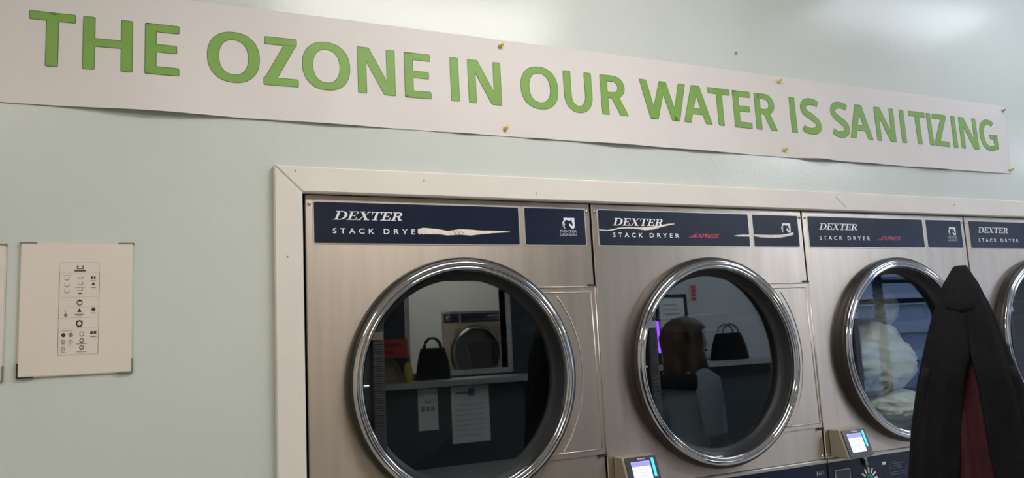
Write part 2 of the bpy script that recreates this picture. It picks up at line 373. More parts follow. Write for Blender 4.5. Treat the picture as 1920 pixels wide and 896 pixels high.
def make_hinge(parent, cz):
    z0, z1 = cz-0.2285, cz+0.229
    arc = []
    for i in range(29):
        q = math.asin(0.2285/0.335)*(-1+2*i/28); arc.append((DCX+0.3105*math.cos(q), cz+0.3105*math.sin(q)))
    # plate between door rim and the right edge
    lo = [(DCX+math.sqrt(0.3105**2-0.2285**2), z0)]
    pts = [(DCX+0.21, z0), (0.7985, z0), (0.7985, z1), (DCX+0.21, z1)] + [(DCX+0.3105*math.cos(q), cz+0.3105*math.sin(q)) for q in [0.8-1.6*i/24 for i in range(25)]]
    p = MB(); 
    fr = pts; tris = tessellate_polygon([[Vector((a, b_, 0)) for a, b_ in fr]])
    n = len(fr); yf, yb = -0.0035, -0.0001
    p.add([(a, yf, b_) for a, b_ in fr]+[(a, yb, b_) for a, b_ in fr], [list(t) for t in tris]+[(i, (i+1) % n, n+(i+1) % n, n+i) for i in range(n)])
    h = p.build('hinge_plate', M_STEEL, parent, uv=True)
    ix0, ix1, iz0, iz1 = DCX+0.245, 0.782, z0+0.014, z1-0.016
    for path in ([(ix0-0.03, iz1), (ix1, iz1)], [(ix1, iz1), (ix1+0.006, iz0)], [(ix1+0.006, iz0), (ix0-0.02, iz0)]):
        bead(path, y=-0.0035).build('frame_bead', M_STEEL2, h, smooth=True)
    bead([(0.7965, z1-0.001), (0.7965, z0+0.001)], 0.003, y=-0.0035).build('edge_bead', M_STEEL2, h, smooth=True)
    bead([(DCX+0.22, z1-0.0012), (0.798, z1-0.0012)], 0.0035, y=-0.0035).build('edge_bead', M_STEEL2, h, smooth=True)
    cv = [(DCX+0.342*math.cos(q), cz+0.342*math.sin(q)) for q in [0.64-1.33*i/36 for i in range(37)]]
    bead(cv, 0.0026, y=-0.0035).build('curved_bead', M_STEEL2, h, smooth=True)
    # latch catches where the plate meets the gap
    MB().box(0.775, 0.7995, -0.006, -0.0005, z1+0.001, z1+0.0055).build('catch', M_DARK, h)
    MB().box(0.775, 0.7995, -0.006, -0.0005, z0-0.006, z0-0.001).build('catch', M_DARK, h)
    return h

def screw(parent, x, z, r=0.005, y=0.0, mt=None):
    o = MB().lathe([(0.0002, y-0.0030), (r*0.6, y-0.0027), (r*0.95, y-0.0014), (r, y-0.0001)], x, z, 16).build('screw', mt or M_CHROME, parent, smooth=True)
    MB().box(x-r*0.75, x+r*0.75, y-0.0034, y-0.0026, z-r*0.14, z+r*0.14).build('slot', M_INK, o)

# serif italic capitals, drawn in a box of width w and height 1
def serif_glyph(ch):
    P = []
    bx = lambda x0, x1, z0, z1: P.append([(x0,z0),(x1,z0),(x1,z1),(x0,z1)])
    def arc(cx, cz, rx, rz, irx, irz, a0, a1, n=12):
        for i in range(n):
            p = a0+(a1-a0)*i/n; q = a0+(a1-a0)*(i+1)/n
            P.append([(cx+irx*math.cos(p),cz+irz*math.sin(p)),(cx+rx*math.cos(p),cz+rz*math.sin(p)),(cx+rx*math.cos(q),cz+rz*math.sin(q)),(cx+irx*math.cos(q),cz+irz*math.sin(q))])
    if ch == 'D':
        bx(0.2,0.48,0,1); bx(0,0.75,0.91,1); bx(0,0.75,0,0.09); arc(0.75,0.5,0.68,0.5,0.36,0.41,-PI/2,PI/2); w_ = 1.43
    elif ch == 'E':
        bx(0.2,0.48,0,1); bx(0,1.08,0.91,1); bx(0,1.12,0,0.09); bx(0.4,0.85,0.46,0.54); bx(0.97,1.08,0.68,1); bx(1.01,1.12,0,0.34); bx(0.78,0.86,0.36,0.64); w_ = 1.15
    elif ch == 'X':
        P.append([(0.12,1),(0.95,0),(1.28,0),(0.45,1)][::-1]); P.append([(0.12,0),(0.24,0),(1.2,1),(1.08,1)]); bx(0,0.62,0.92,1); bx(0.9,1.32,0.92,1); bx(0,0.42,0,0.08); bx(0.78,1.42,0,0.08); w_ = 1.4
    elif ch == 'T':
        bx(0.46,0.74,0,1); bx(0,1.2,0.91,1); bx(0,0.11,0.66,1); bx(1.09,1.2,0.66,1); bx(0.28,0.92,0,0.08); w_ = 1.2
    elif ch == 'R':
        bx(0.2,0.48,0,1); bx(0,0.75,0.91,1); bx(0,0.66,0,0.08); arc(0.72,0.735,0.44,0.265,0.16,0.175,-PI/2,PI/2); bx(0.4,0.75,0.47,0.56); P.append([(0.62,0.5),(0.98,0),(1.34,0),(0.92,0.5)]); bx(0.98,1.42,0,0.08); w_ = 1.4
    return P, w_
def dexter_into(mb, x0, x1, z0, z1, y):
    word = 'DEXTER'; gap = 0.06; tot = sum(serif_glyph(c)[1] for c in word)+gap*5
    sh = 0.40*(z1-z0); k = (x1-x0-sh)/tot; H = z1-z0; x = 0
    for c in word:
        P, w_ = serif_glyph(c)
        for poly in P: mb.add([(x0+(x+p[0])*k+sh*p[1], y, z0+p[1]*H) for p in poly], [list(range(len(poly)))])
        x += w_+gap

def make_dryer():
    t = empty('stack_dryer')
    b = MB(); x0, x1 = 0.0, 0.8
    b.box(x0, x0+0.0015, 0.017, 1.0, 0, 1.97); b.box(x1-0.0015, x1, 0.017, 1.0, 0, 1.97); b.box(x0, x1, 0.99, 1.0, 0, 1.97); b.box(x0, x1, 0.017, 1.0, 1.968, 1.972); b.box(x0, x1, 0.017, 1.0, 0, 0.003)
    b.build('cabinet', M_DARK, t)
    front_panel(1.178, 1.9695, DCZ).build('upper_front_panel', M_STEEL, t, uv=True)
    front_panel(0.16, 1.056, DZ2).build('lower_front_panel', M_STEEL, t, uv=True)
    MB().prism(rect(0.0032, 0.7968, 0.004, 0.155), 0.0, 0.016, 0.002).build('kick_panel', M_STEEL, t, uv=True)
    for cz in (DCZ, DZ2):
        make_door(t, cz); make_hinge(t, cz)
        dr = MB(); dr.lathe([(0.287,0.028),(0.31,0.05),(0.33,0.09),(0.33,0.78),(0.29,0.80),(0.0005,0.80)], DCX, cz, 64)
        o = dr.build('drum', M_DRUM, t, smooth=True, angle=0.8)
        for k in range(3):
            q = 0.4+k*2*PI/3; c, s_ = math.cos(q), math.sin(q)
            MB().tube([(DCX+0.315*c, 0.12, cz+0.315*s_), (DCX+0.315*c, 0.76, cz+0.315*s_)], 0.03, 8).build('drum_vane', M_DRUM, o, smooth=True)
    # upper labels
    for nm, (a, c) in (('main_label', (0.0235, 0.5715)), ('side_label', (0.5905, 0.7785))):
        f = MB().prism(rrect(a-0.0035, c+0.0035, 1.8475, 1.9555, 0.006), -0.0012, 0.0, 0.0008).build('label_rim', M_STEEL2, t)
        MB().prism(rrect(a, c, 1.851, 1.952, 0.004), -0.0022, -0.0005, 0.0006).build(nm, M_NAVY, t)
    mb = MB(); dexter_into(mb, 0.069, 0.252, 1.9085, 1.9300, -0.0026); mb.build('brand_lettering', M_WHITE, t, recalc=False)
    for wd, xa, xb in (('STACK', 0.068, 0.171), ('DRYER', 0.195, 0.301)):
        mb = MB(); text_into(mb, wd, xa, xb, 1.8745, 1.8875, -0.0026, 1.75, bold=0.012); mb.build('type_lettering', M_WHITE, t, recalc=False)
    mb = MB(); text_into(mb, 'EXPRESS', 0.352, 0.455, 1.8755, 1.8885, -0.0026, 0.9, shear=0.75, bold=0.02)
    for k in range(3): mb.add([(0.334+k*0.006, -0.0026, 1.8755+k*0.003), (0.358+k*0.004, -0.0026, 1.8755+k*0.003), (0.358+k*0.004, -0.0026, 1.8768+k*0.003), (0.334+k*0.006, -0.0026, 1.8768+k*0.003)], [(0,1,2,3)])
    mb.build('model_lettering', M_RED, t, recalc=False)
    # emblem: horse head in an open square, two lines below
    e = MB(); ex, ez, sx, sz = 0.7045, 1.8965, 0.0400, 0.0305
    def E_(pts): return [(ex+p[0]*sx, ez+p[1]*sz) for p in pts]
    e.flat(E_([(0.0,0.42),(0.06,0.62),(0.16,0.80),(0.12,1.0),(1.0,1.0),(1.0,0.16),(0.93,0.02),(0.80,0.0),(0.70,0.06),(0.55,0.34),(0.60,0.50),(0.72,0.34),(0.80,0.24),(0.88,0.30),(0.84,0.44),(0.74,0.84),(0.64,0.72),(0.36,0.80),(0.22,0.70),(0.12,0.48)]), -0.0026)
    e.build('emblem', M_WHITE, t, recalc=False)
    e = MB(); e.flat(E_([(0.02,0.40),(0.12,0.46),(0.20,0.62),(0.24,0.40),(0.18,0.20),(0.26,0.0),(0.16,0.0),(0.06,0.16)]), -0.00262); e.build('emblem_mane', M_GREYINK, t, recalc=False)
    # control strip for the lower drum
    c = MB().prism(rect(0.0032, 0.7968, 1.060, 1.166), -0.004, 0.016, 0.0015).build('control_strip', M_NAVY, t)
    MB().prism(rect(0.0032, 0.7968, 1.1665, 1.1775), -0.007, 0.016, 0.002).build('strip_lip', M_STEEL2, t)
    s = MB().prism(rrect(0.026, 0.092, 1.078, 1.142, 0.006), -0.0065, -0.0042, 0.001).build('display_window', M_BEZEL, c)
    mb = MB(); o1 = rrect(0.026,0.092,1.078,1.142,0.006); o2 = offset_poly(o1, -0.0025); n = len(o1)
    mb.add([(p[0],-0.0068,p[1]) for p in o1]+[(p[0],-0.0068,p[1]) for p in o2], [(i,(i+1)%n,n+(i+1)%n,n+i) for i in range(n)]); mb.build('display_border', M_GREYINK, c, recalc=False)
    MB().lathe([(0.0002,-0.009),(0.013,-0.0085),(0.0155,-0.006),(0.016,-0.004)], 0.175, 1.098, 24).build('start_button', mat('green button', (0.01, 0.20, 0.13), 0.35), c, smooth=True)
    mb = MB()
    for k in range(7):
        q = PI*(0.98-k*0.16); cx, cz = 0.175+0.028*math.cos(q), 1.098+0.028*math.sin(q); dx, dz = math.cos(q)*0.009, math.sin(q)*0.009; nx, nz = -math.sin(q)*0.003, math.cos(q)*0.003
        mb.add([(cx-dx-nx,-0.0045,cz-dz-nz),(cx+dx-nx,-0.0045,cz+dz-nz),(cx+dx+nx,-0.0045,cz+dz+nz),(cx-dx+nx,-0.0045,cz-dz+nz)], [(0,1,2,3)])
    mb.build('dial_marks', M_WHITE, c, recalc=False)
    mb = MB()
    for z, a, l in ((1.139,0.270,0.03),(1.133,0.268,0.075),(1.126,0.270,0.055),(1.119,0.268,0.06),(1.106,0.272,0.08),(1.099,0.270,0.07)): mb.add([(a,-0.0045,z),(a+l,-0.0045,z),(a+l,-0.0045,z+0.0018),(a,-0.0045,z+0.0018)], [(0,1,2,3)])
    mb.build('instruction_lines', mat('dim ink', (0.12,0.15,0.2), 0.5), c, recalc=False)
    mb = MB(); mb.add([(0.240,-0.0045,1.135),(0.255,-0.0045,1.135),(0.255,-0.0045,1.144),(0.240,-0.0045,1.144)], [(0,1,2,3)]); mb.build('arrow_mark', M_WHITE, c, recalc=False)
    mb = MB()
    for x in (0.752,0.763,0.770,0.779): mb.add([(x,-0.0045,1.131),(x+0.003,-0.0045,1.131),(x+0.0035,-0.0045,1.145),(x+0.0005,-0.0045,1.145)], [(0,1,2,3)])
    mb.add([(0.755,-0.0045,1.137),(0.768,-0.0045,1.137),(0.768,-0.0045,1.139),(0.755,-0.0045,1.139)], [(0,1,2,3)])
    mb.build('end_marks', M_GREYINK, c, recalc=False)
    # cam lock in the lip
    lk = MB().lathe([(0.0002,-0.016),(0.006,-0.0155),(0.0085,-0.013),(0.009,-0.006)], 0.157, 1.170, 20).build('cam_lock', M_STEEL2, t, smooth=True, angle=0.6)
    MB().prism(round_poly([(0.152,1.167),(0.155,1.145),(0.161,1.138),(0.167,1.145),(0.164,1.167)], 0.002), -0.0135, -0.0085).build('lock_tab', M_DARKCHROME, lk)
    MB().box(0.1562, 0.1578, -0.0168, -0.0155, 1.167, 1.173).build('keyhole', M_INK, lk)
    for x, z in ((0.0125, 1.9465), (0.7880, 1.9465)): screw(t, x, z, 0.0045)
    for x, z in ((0.0085, 1.1875), (0.7885, 1.1885)): screw(t, x, z, 0.0055)
    return t

D = [make_dryer()]
D[0].location = (0, 0, 0)
for k in (1, 2, 3):
    c = copy_tree(D[0]); c.location = (0.8*k, 0, 0); D.append(c)
GRP = 'stainless stack dryers in the white-trimmed opening'
tag(D[0], 'nearest stainless stack dryer with a torn cream strip over its navy label', 'dryer', GRP)
tag(D[1], 'second stainless stack dryer, wavy torn strip under the brand lettering, card reader below', 'dryer', GRP)
tag(D[2], 'third stainless stack dryer, pale laundry behind its glass, jacket partly in front', 'dryer', GRP)
tag(D[3], 'stainless stack dryer at the right edge, mostly hidden by the hanging jacket', 'dryer', GRP)
def drop_child(t, nm):
    for ch in list(t.children):
        if ch.name.split('.')[0] == nm: bpy.data.objects.remove(ch)
for k in (0, 2, 3):      # two small lines under the emblem (torn away on the second dryer)
    mb = MB(); text_into(mb, 'DEXTER', 0.697, 0.751, 1.8850, 1.8925, -0.0026, 1.0, bold=0.02); text_into(mb, 'LAUNDRY', 0.697, 0.751, 1.8755, 1.8830, -0.0026, 1.0, bold=0.02)
    mb.build('emblem_lettering', M_GREYINK, D[k], recalc=False)
drop_child(D[0], 'model_lettering')
def strip(t, up, lo, y=-0.0030, mt=M_CREAM):
    MB().prism(lo+up[::-1], y, -0.0021).build('torn_strip', mt, t)
strip(D[0], [(0.285,1.8885),(0.30,1.892),(0.34,1.889),(0.365,1.8845),(0.40,1.890),(0.43,1.889),(0.46,1.887),(0.49,1.8875),(0.52,1.887),(0.544,1.8855)],
            [(0.284,1.8775),(0.30,1.8755),(0.34,1.876),(0.365,1.873),(0.40,1.8755),(0.43,1.8735),(0.46,1.8775),(0.49,1.8805),(0.52,1.8825),(0.544,1.8845)])
mb = MB()
for i in range(3): mb.add([(0.385+i*0.010,-0.0033,1.8745+i*0.002),(0.391+i*0.010,-0.0033,1.8745+i*0.002),(0.384+i*0.010,-0.0033,1.8845),(0.380+i*0.010,-0.0033,1.8845)], [(0,1,2,3)])
mb.build('torn_strip_mark', mat('faded pink', (0.55,0.30,0.30), 0.7), D[0], recalc=False)
strip(D[1], [(0.0235,1.8960),(0.05,1.8945),(0.07,1.8975),(0.09,1.9020),(0.12,1.9040),(0.15,1.9035),(0.18,1.9045),(0.21,1.9070),(0.24,1.9125),(0.265,1.9165),(0.288,1.9175)],
            [(0.0235,1.8935),(0.05,1.8920),(0.07,1.8945),(0.09,1.8985),(0.12,1.9005),(0.15,1.8995),(0.18,1.8960),(0.21,1.8985),(0.24,1.9065),(0.265,1.9120),(0.288,1.9160)])
strip(D[1], [(0.508,1.8830),(0.525,1.8862),(0.545,1.8875),(0.5715,1.8875)], [(0.508,1.8822),(0.525,1.8815),(0.545,1.8815),(0.5715,1.8815)])
strip(D[1], [(0.5905,1.8885),(0.62,1.8880),(0.66,1.8878),(0.70,1.8890),(0.73,1.8925),(0.755,1.8985)], [(0.5905,1.8830),(0.62,1.8795),(0.66,1.8785),(0.70,1.8800),(0.73,1.8845),(0.754,1.8890)])

# card readers on the second and third dryer
def card_reader(t):
    x0, x1, z0, z1 = 0.022, 0.128, 1.1825, 1.2685
    yt, yb = -0.042, -0.072
    h = MB().add([(x0,-0.0005,z0),(x1,-0.0005,z0),(x1,-0.0005,z1),(x0,-0.0005,z1),(x0,yb,z0),(x1,yb,z0),(x1,yt,z1),(x0,yt,z1)], [(0,1,2,3),(4,7,6,5),(0,4,5,1),(1,5,6,2),(2,6,7,3),(3,7,4,0)]).build('card_reader', M_BEIGE, t)
    bv = h.modifiers.new('bevel', 'BEVEL'); bv.width = 0.004; bv.segments = 3
    h['label'] = 'card reader with lit screen'
    def on(u, v, d): # point on the slanted face
        return (x0+u*(x1-x0), yb+(yt-yb)*v-d, z0+v*(z1-z0))
    def plate(nm, u0, u1, v0, v1, d0, d1, mt, r=0.0):
        pts = rrect(u0, u1, v0, v1, r) if r else rect(u0, u1, v0, v1); n = len(pts)
        o = MB().add([on(p[0],p[1],d1) for p in pts]+[on(p[0],p[1],d0) for p in pts], [list(range(n))]+[(i,n+i,n+(i+1)%n,(i+1)%n) for i in range(n)]).build(nm, mt, h)
        return o
    plate('bezel', 0.06, 1.0, 0.05, 0.97, -0.002, 0.004, M_BEZEL, 0.06)
    plate('speaker_slot', 0.42, 0.66, 0.885, 0.925, 0.0035, 0.0046, M_GREYINK)
    plate('screen', 0.21, 0.77, 0.20, 0.83, 0.0035, 0.0048, mat('lit screen', (0.1,0.1,0.12), 0.3, emit=(0.72,0.75,0.95), estr=0.75))
    plate('screen_header', 0.215, 0.765, 0.69, 0.825, 0.0046, 0.0052, mat('screen header', (0.1,0.1,0.2), 0.3, emit=(0.22,0.22,0.75), estr=0.8))
    for i in range(4): plate('screen_line', 0.28, 0.62+0.04*(i % 2), 0.60-i*0.10, 0.615-i*0.10, 0.0046, 0.0052, mat('screen line', (0.1,0.1,0.2), 0.3, emit=(0.45,0.47,0.72), estr=0.7))
    plate('light_bar', 0.83, 0.90, 0.36, 0.90, 0.0035, 0.0050, mat('cyan light', (0.0,0.1,0.2), 0.3, emit=(0.03,0.50,1.0), estr=1.6))
    return h
for k in (1, 2): card_reader(D[k])

# ------------------------------------------------------------------ banner
BX0, BX1, BZ0, BZ1 = -0.69, 2.722, 2.1465, 2.4215
BUMPS = [(-0.33,0.016,0.15),(0.05,0.006,0.14),(0.43,0.004,0.04),(0.65,0.006,0.05),(0.93,0.012,0.12),(1.22,0.008,0.14),(1.70,0.020,0.075),(1.92,0.010,0.12),(2.25,0.008,0.14),(2.52,0.005,0.08)]
TOPB = [(0.1,0.004,0.2),(1.05,0.004,0.2),(2.1,0.005,0.22)]
def banner_off(x, z):
    t = (BZ1-z)/(BZ1-BZ0); t = min(max(t, 0), 1)
    g = sum(h*math.exp(-((x-c)/s_)**2) for c, h, s_ in BUMPS)
    k = sum(h*math.exp(-((x-c)/s_)**2) for c, h, s_ in TOPB)
    cr = 0.0012*math.exp(-((x-1.775)/0.012)**2)+0.0010*math.exp(-((x-2.335)/0.010)**2)+0.0008*math.exp(-((x-0.06)/0.02)**2)
    pin = 1-0.9*math.exp(-((x-0.542)/0.05)**2)-0.9*math.exp(-((x-1.547)/0.05)**2)
    return 0.0022+(g*t**1.6+k*(1-t)*0.6)*max(pin, 0.05)+cr*t+0.0008*math.sin(x*17+z*9)*t
def banner_edge(x, z):   # the hand-cut edges are not perfectly straight
    t = (z-BZ0)/(BZ1-BZ0)
    return z+0.0035*math.sin(x*1.9+0.4)*(1-t)*0.8+0.004*math.sin(x*1.3+1.0)*t*0.7
b = MB(); nx, nz = 260, 14; vs = []
for j in range(nz+1):
    for i in range(nx+1):
        x = BX0+(BX1-BX0)*i/nx; z = BZ0+(BZ1-BZ0)*j/nz
        vs.append((x, -banner_off(x, z), banner_edge(x, z)))
b.add(vs, [(j*(nx+1)+i, j*(nx+1)+i+1, (j+1)*(nx+1)+i+1, (j+1)*(nx+1)+i) for j in range(nz) for i in range(nx)])
banner = b.build('banner', M_PAPER, None, smooth=True, recalc=False)
so = banner.modifiers.new('thickness', 'SOLIDIFY'); so.thickness = 0.0004; so.offset = -1
es = banner.modifiers.new('edges', 'EDGE_SPLIT'); es.split_angle = 0.6
tag(banner, 'long white paper banner with green capitals pinned above the dryers', 'banner')

CAP = 0.1205; SW, BW = 0.0225, 0.0180
def glyph(ch, w_, e):
    """list of polygons for a bold rounded sans capital, each grown by e"""
    P = []; H = CAP; r = 0.0026
    def poly(pts): 
        q = offset_poly(pts, e) if e else pts
        P.append(round_poly(q, r+e, 3))
    def bx(x0, x1, z0, z1): poly(rect(x0, x1, z0, z1))
    def para(xa, xb, z0, z1, hw):  # slanted stroke from (xa,z0) to (xb,z1), horizontal half width hw
        poly([(xa-hw, z0), (xa+hw, z0), (xb+hw, z1), (xb-hw, z1)])
    def ring(cx, cz, rx, rz, ix, iz, a0, a1, n=40, pw=2.25, caps=0):
        se = lambda a, rx_, rz_: (cx+rx_*math.copysign(abs(math.cos(a))**(2/pw), math.cos(a)), cz+rz_*math.copysign(abs(math.sin(a))**(2/pw), math.sin(a)))
        d = caps*e/max(rx, rz); b0, b1 = a0-d, a1+d
        for i in range(n):
            p = b0+(b1-b0)*i/n; q = b0+(b1-b0)*(i+1)/n
            P.append([se(p, ix-e, iz-e), se(p, rx+e, rz+e), se(q, rx+e, rz+e), se(q, ix-e, iz-e)])
    def stroke(path, hw):
        n = len(path); L, R = [], []
        for i in range(n):
            a = Vector(path[max(i-1,0)]); c = Vector(path[min(i+1,n-1)]); t = (c-a).normalized(); nn = Vector((-t.y, t.x)); p = Vector(path[i])
            if e and i == 0: p = p-t*e
            if e and i == n-1: p = p+t*e
            h_ = (hw(i/(n-1)) if callable(hw) else hw)+e
            L.append(tuple(p+nn*h_)); R.append(tuple(p-nn*h_))
        for i in range(n-1): P.append([R[i], R[i+1], L[i+1], L[i]])
    if ch == 'T': bx(0, w_, H-BW, H); bx(w_/2-SW/2, w_/2+SW/2, 0, H)
    elif ch == 'H': bx(0, SW, 0, H); bx(w_-SW, w_, 0, H); bx(SW/2, w_-SW/2, H*0.52-BW/2, H*0.52+BW/2)
    elif ch == 'E': bx(0, SW, 0, H); bx(0, w_, H-BW, H); bx(0, w_*0.93, H*0.52-BW/2, H*0.52+BW/2); bx(0, w_, 0, BW)
    elif ch == 'I': bx(w_/2-SW/2, w_/2+SW/2, 0, H)
    elif ch == 'O': ring(w_/2, H/2, w_/2, H/2+0.0015, w_/2-SW*1.10, H/2+0.0015-BW*1.02, 0, 2*PI, 64)
    elif ch == 'Z': bx(0.003, w_-0.003, H-BW, H); bx(0, w_, 0, BW); poly([(0.001, BW*0.75), (0.001+SW*1.30, BW*0.9), (w_-0.003, H-BW*0.7), (w_-0.004-SW*1.25, H-BW*0.9)])
    elif ch == 'N': bx(0, SW*0.95, 0, H); bx(w_-SW*0.95, w_, 0, H); poly([(w_-SW*1.28, 0), (w_-0.0025, 0), (SW*1.28, H), (0.0025, H)])
    elif ch == 'U':
        bx(0, SW, H*0.40, H); bx(w_-SW, w_, H*0.40, H); ring(w_/2, H*0.42, w_/2, H*0.42+0.0015, w_/2-SW, H*0.42+0.0015-BW*1.05, PI, 2*PI, 36, 2.15)
    elif ch == 'R':
        bx(0, SW, 0, H); rz = H*0.285; cz = H-rz; xx = w_*0.48
        bx(SW/2, xx+0.001, H-BW*0.95, H); bx(SW/2, xx+0.001, H-2*rz, H-2*rz+BW*0.95)
        ring(xx, cz, w_*0.93-xx, rz, w_*0.93-xx-SW*1.02, rz-BW*0.95, -PI/2, PI/2, 24, 2.1)
        poly([(w_-SW*1.20, 0), (w_, 0), (xx+SW*0.72, H*0.50), (xx-SW*0.40, H*0.47)])
    elif ch == 'W':
        a = SW*0.55; hw = SW*0.54
        para(w_*0.255, a, 0, H, hw); para(w_*0.275, w_*0.5, 0, H, hw); para(w_*0.725, w_*0.5, 0, H, hw); para(w_*0.745, w_-a, 0, H, hw)
    elif ch == 'A':
        hw = SW*0.56; para(hw, w_/2-0.003, 0, H, hw); para(w_-hw, w_/2+0.003, 0, H, hw); bx(w_*0.22, w_*0.78, H*0.235, H*0.235+BW)
    elif ch == 'S':
        hs = BW*0.55; pts = [(0.93,0.865),(0.80,0.915),(0.62,0.935),(0.42,0.925),(0.25,0.87),(0.165,0.77),(0.18,0.665),(0.29,0.585),(0.46,0.515),(0.64,0.44),(0.79,0.355),(0.845,0.25),(0.79,0.15),(0.64,0.085),(0.44,0.065),(0.24,0.085),(0.06,0.15)]
        q = catmull([(p[0]*w_, p[1]*H) for p in pts], 4); stroke(q, lambda t: hs+0.0018*math.sin(PI*t))
    elif ch == 'G':
        rx, rz = w_*0.54, H/2+0.0015; ring(w_*0.54, H/2, rx, rz, rx-SW*1.08, rz-BW*1.02, PI*0.30, PI*1.62, 48, 2.2, 1)
        bx(w_-SW*0.98, w_, H*0.075, H*0.52); bx(w_*0.56, w_, H*0.52-BW*0.9, H*0.52); poly([(w_*0.60, -0.001), (w_*0.78, 0.004), (w_-0.001, H*0.085), (w_-SW*0.9, H*0.16), (w_*0.62, BW*0.95)])
    return P
def catmull(p, k):
    out = []
    for i in range(len(p)-1):
        a = Vector(p[max(i-1,0)]); b_ = Vector(p[i]); c = Vector(p[i+1]); d = Vector(p[min(i+2,len(p)-1)])
        for j in range(k):
            t = j/k; v = 0.5*((2*b_)+(c-a)*t+(2*a-5*b_+4*c-d)*t*t+(3*b_-a-3*c+d)*t**3); out.append((v.x, v.y))
    out.append(tuple(p[-1])); return out
LW = {'T':0.087,'H':0.098,'E':0.0705,'O':0.117,'Z':0.081,'N':0.097,'I':0.0235,'U':0.091,'R':0.088,'W':0.169,'A':0.108,'S':0.085,'G':0.104}
LPOS = [('T',-0.5335),('H',-0.425),('E',-0.3145),('O',-0.159),('Z',-0.050),('O',0.060),('N',0.188),('E',0.2985),('I',0.402),('N',0.490),('O',0.658),('U',0.7825),('R',0.9025),('W',1.0805),('A',1.2055),('T',1.2975),('E',1.3885),('R',1.4865),('I',1.6045),('S',1.6795),('S',1.815),('A',1.9105),('N',2.036),('I',2.126),('T',2.206),('I',2.2695),('Z',2.328),('I',2.4065),('N',2.488),('G',2.6045)]
LZ = 2.2330
for ch, cx in LPOS:
    mb = MB()
    for layer, (e, dy) in enumerate(((0.0011, 0.0005), (-0.0004, 0.0008))):
        mb.cur = layer
        for P in glyph(ch, LW[ch], e):
            mb.flat([(cx-LW[ch]/2+p[0], p[1]+LZ) for p in P], -dy)
    me = bpy.data.meshes.new('letter'); me.from_pydata(mb.v, [], mb.f); me.materials.append(M_DKGREEN); me.materials.append(M_GREEN)
    for p, i in zip(me.polygons, mb.mi): p.material_index = i
    bm = bmesh.new(); bm.from_mesh(me)
    x = cx-LW[ch]/2-0.01
    while x < cx+LW[ch]/2+0.01:
        bmesh.ops.bisect_plane(bm, geom=bm.verts[:]+bm.edges[:]+bm.faces[:], plane_co=(x,0,0), plane_no=(1,0,0)); x += 0.012
    for j in range(1, 7):
        bmesh.ops.bisect_plane(bm, geom=bm.verts[:]+bm.edges[:]+bm.faces[:], plane_co=(0,0,LZ+CAP*j/7), plane_no=(0,0,1))
    for v in bm.verts: v.co = (v.co.x, v.co.y-banner_off(v.co.x, v.co.z), banner_edge(v.co.x, v.co.z))
    for f in bm.faces:
        if f.normal.y > 0: f.normal_flip()
    bm.to_mesh(me); bm.free()
    o = bpy.data.objects.new('letter', me); COL.objects.link(o); o.parent = banner
# push pins
PINS = [(0.540,2.404,'yellow push pin at the upper edge of the banner above the letters IN'),(0.542,2.1685,'yellow push pin at the lower edge of the banner below the letters IN'),
        (1.551,2.402,'yellow push pin at the upper edge of the banner above the word IS'),(1.545,2.169,'yellow push pin at the lower edge of the banner below the word IS'),
        (2.712,2.397,'small push pin at the banner\'s upper right corner'),(2.706,2.158,'yellow push pin at the banner\'s lower right corner')]
for x, z, lb in PINS:
    yo = -banner_off(x, z)-0.0004
    t = empty('push_pin', (x, yo, z)); t.rotation_euler = (-0.25, 0, 0.35)
    k = 0.0 if 'small' in lb else 1.0; sc = 0.75 if 'small' in lb else 1.0
    MB().lathe([(0.0002,-0.0155*sc),(0.0044*sc,-0.0152*sc),(0.0050*sc,-0.0138*sc),(0.0030*sc,-0.0120*sc),(0.0028*sc,-0.0065*sc),(0.0056*sc,-0.0045*sc),(0.0058*sc,-0.0030*sc),(0.0002,-0.0026*sc)], 0, 0, 16).build('head', M_YELLOW if k else mat('brown pin', (0.12,0.10,0.05), 0.4), t, smooth=True)
    MB().tube([(0,-0.004,0),(0,0.003,0)], 0.0007, 6).build('needle', M_STEEL2, t)
    tag(t, lb, 'push pin', 'push pins holding the banner')
# nail stub in the wall above the banner
nl = MB().tube([(1.385,0.0,2.485),(1.386,-0.007,2.483)], [0.0028,0.0035], 10).build('wall_nail', M_STEEL2, None, smooth=True)
tag(nl, 'short nail stub in the mint wall above the banner', 'nail')

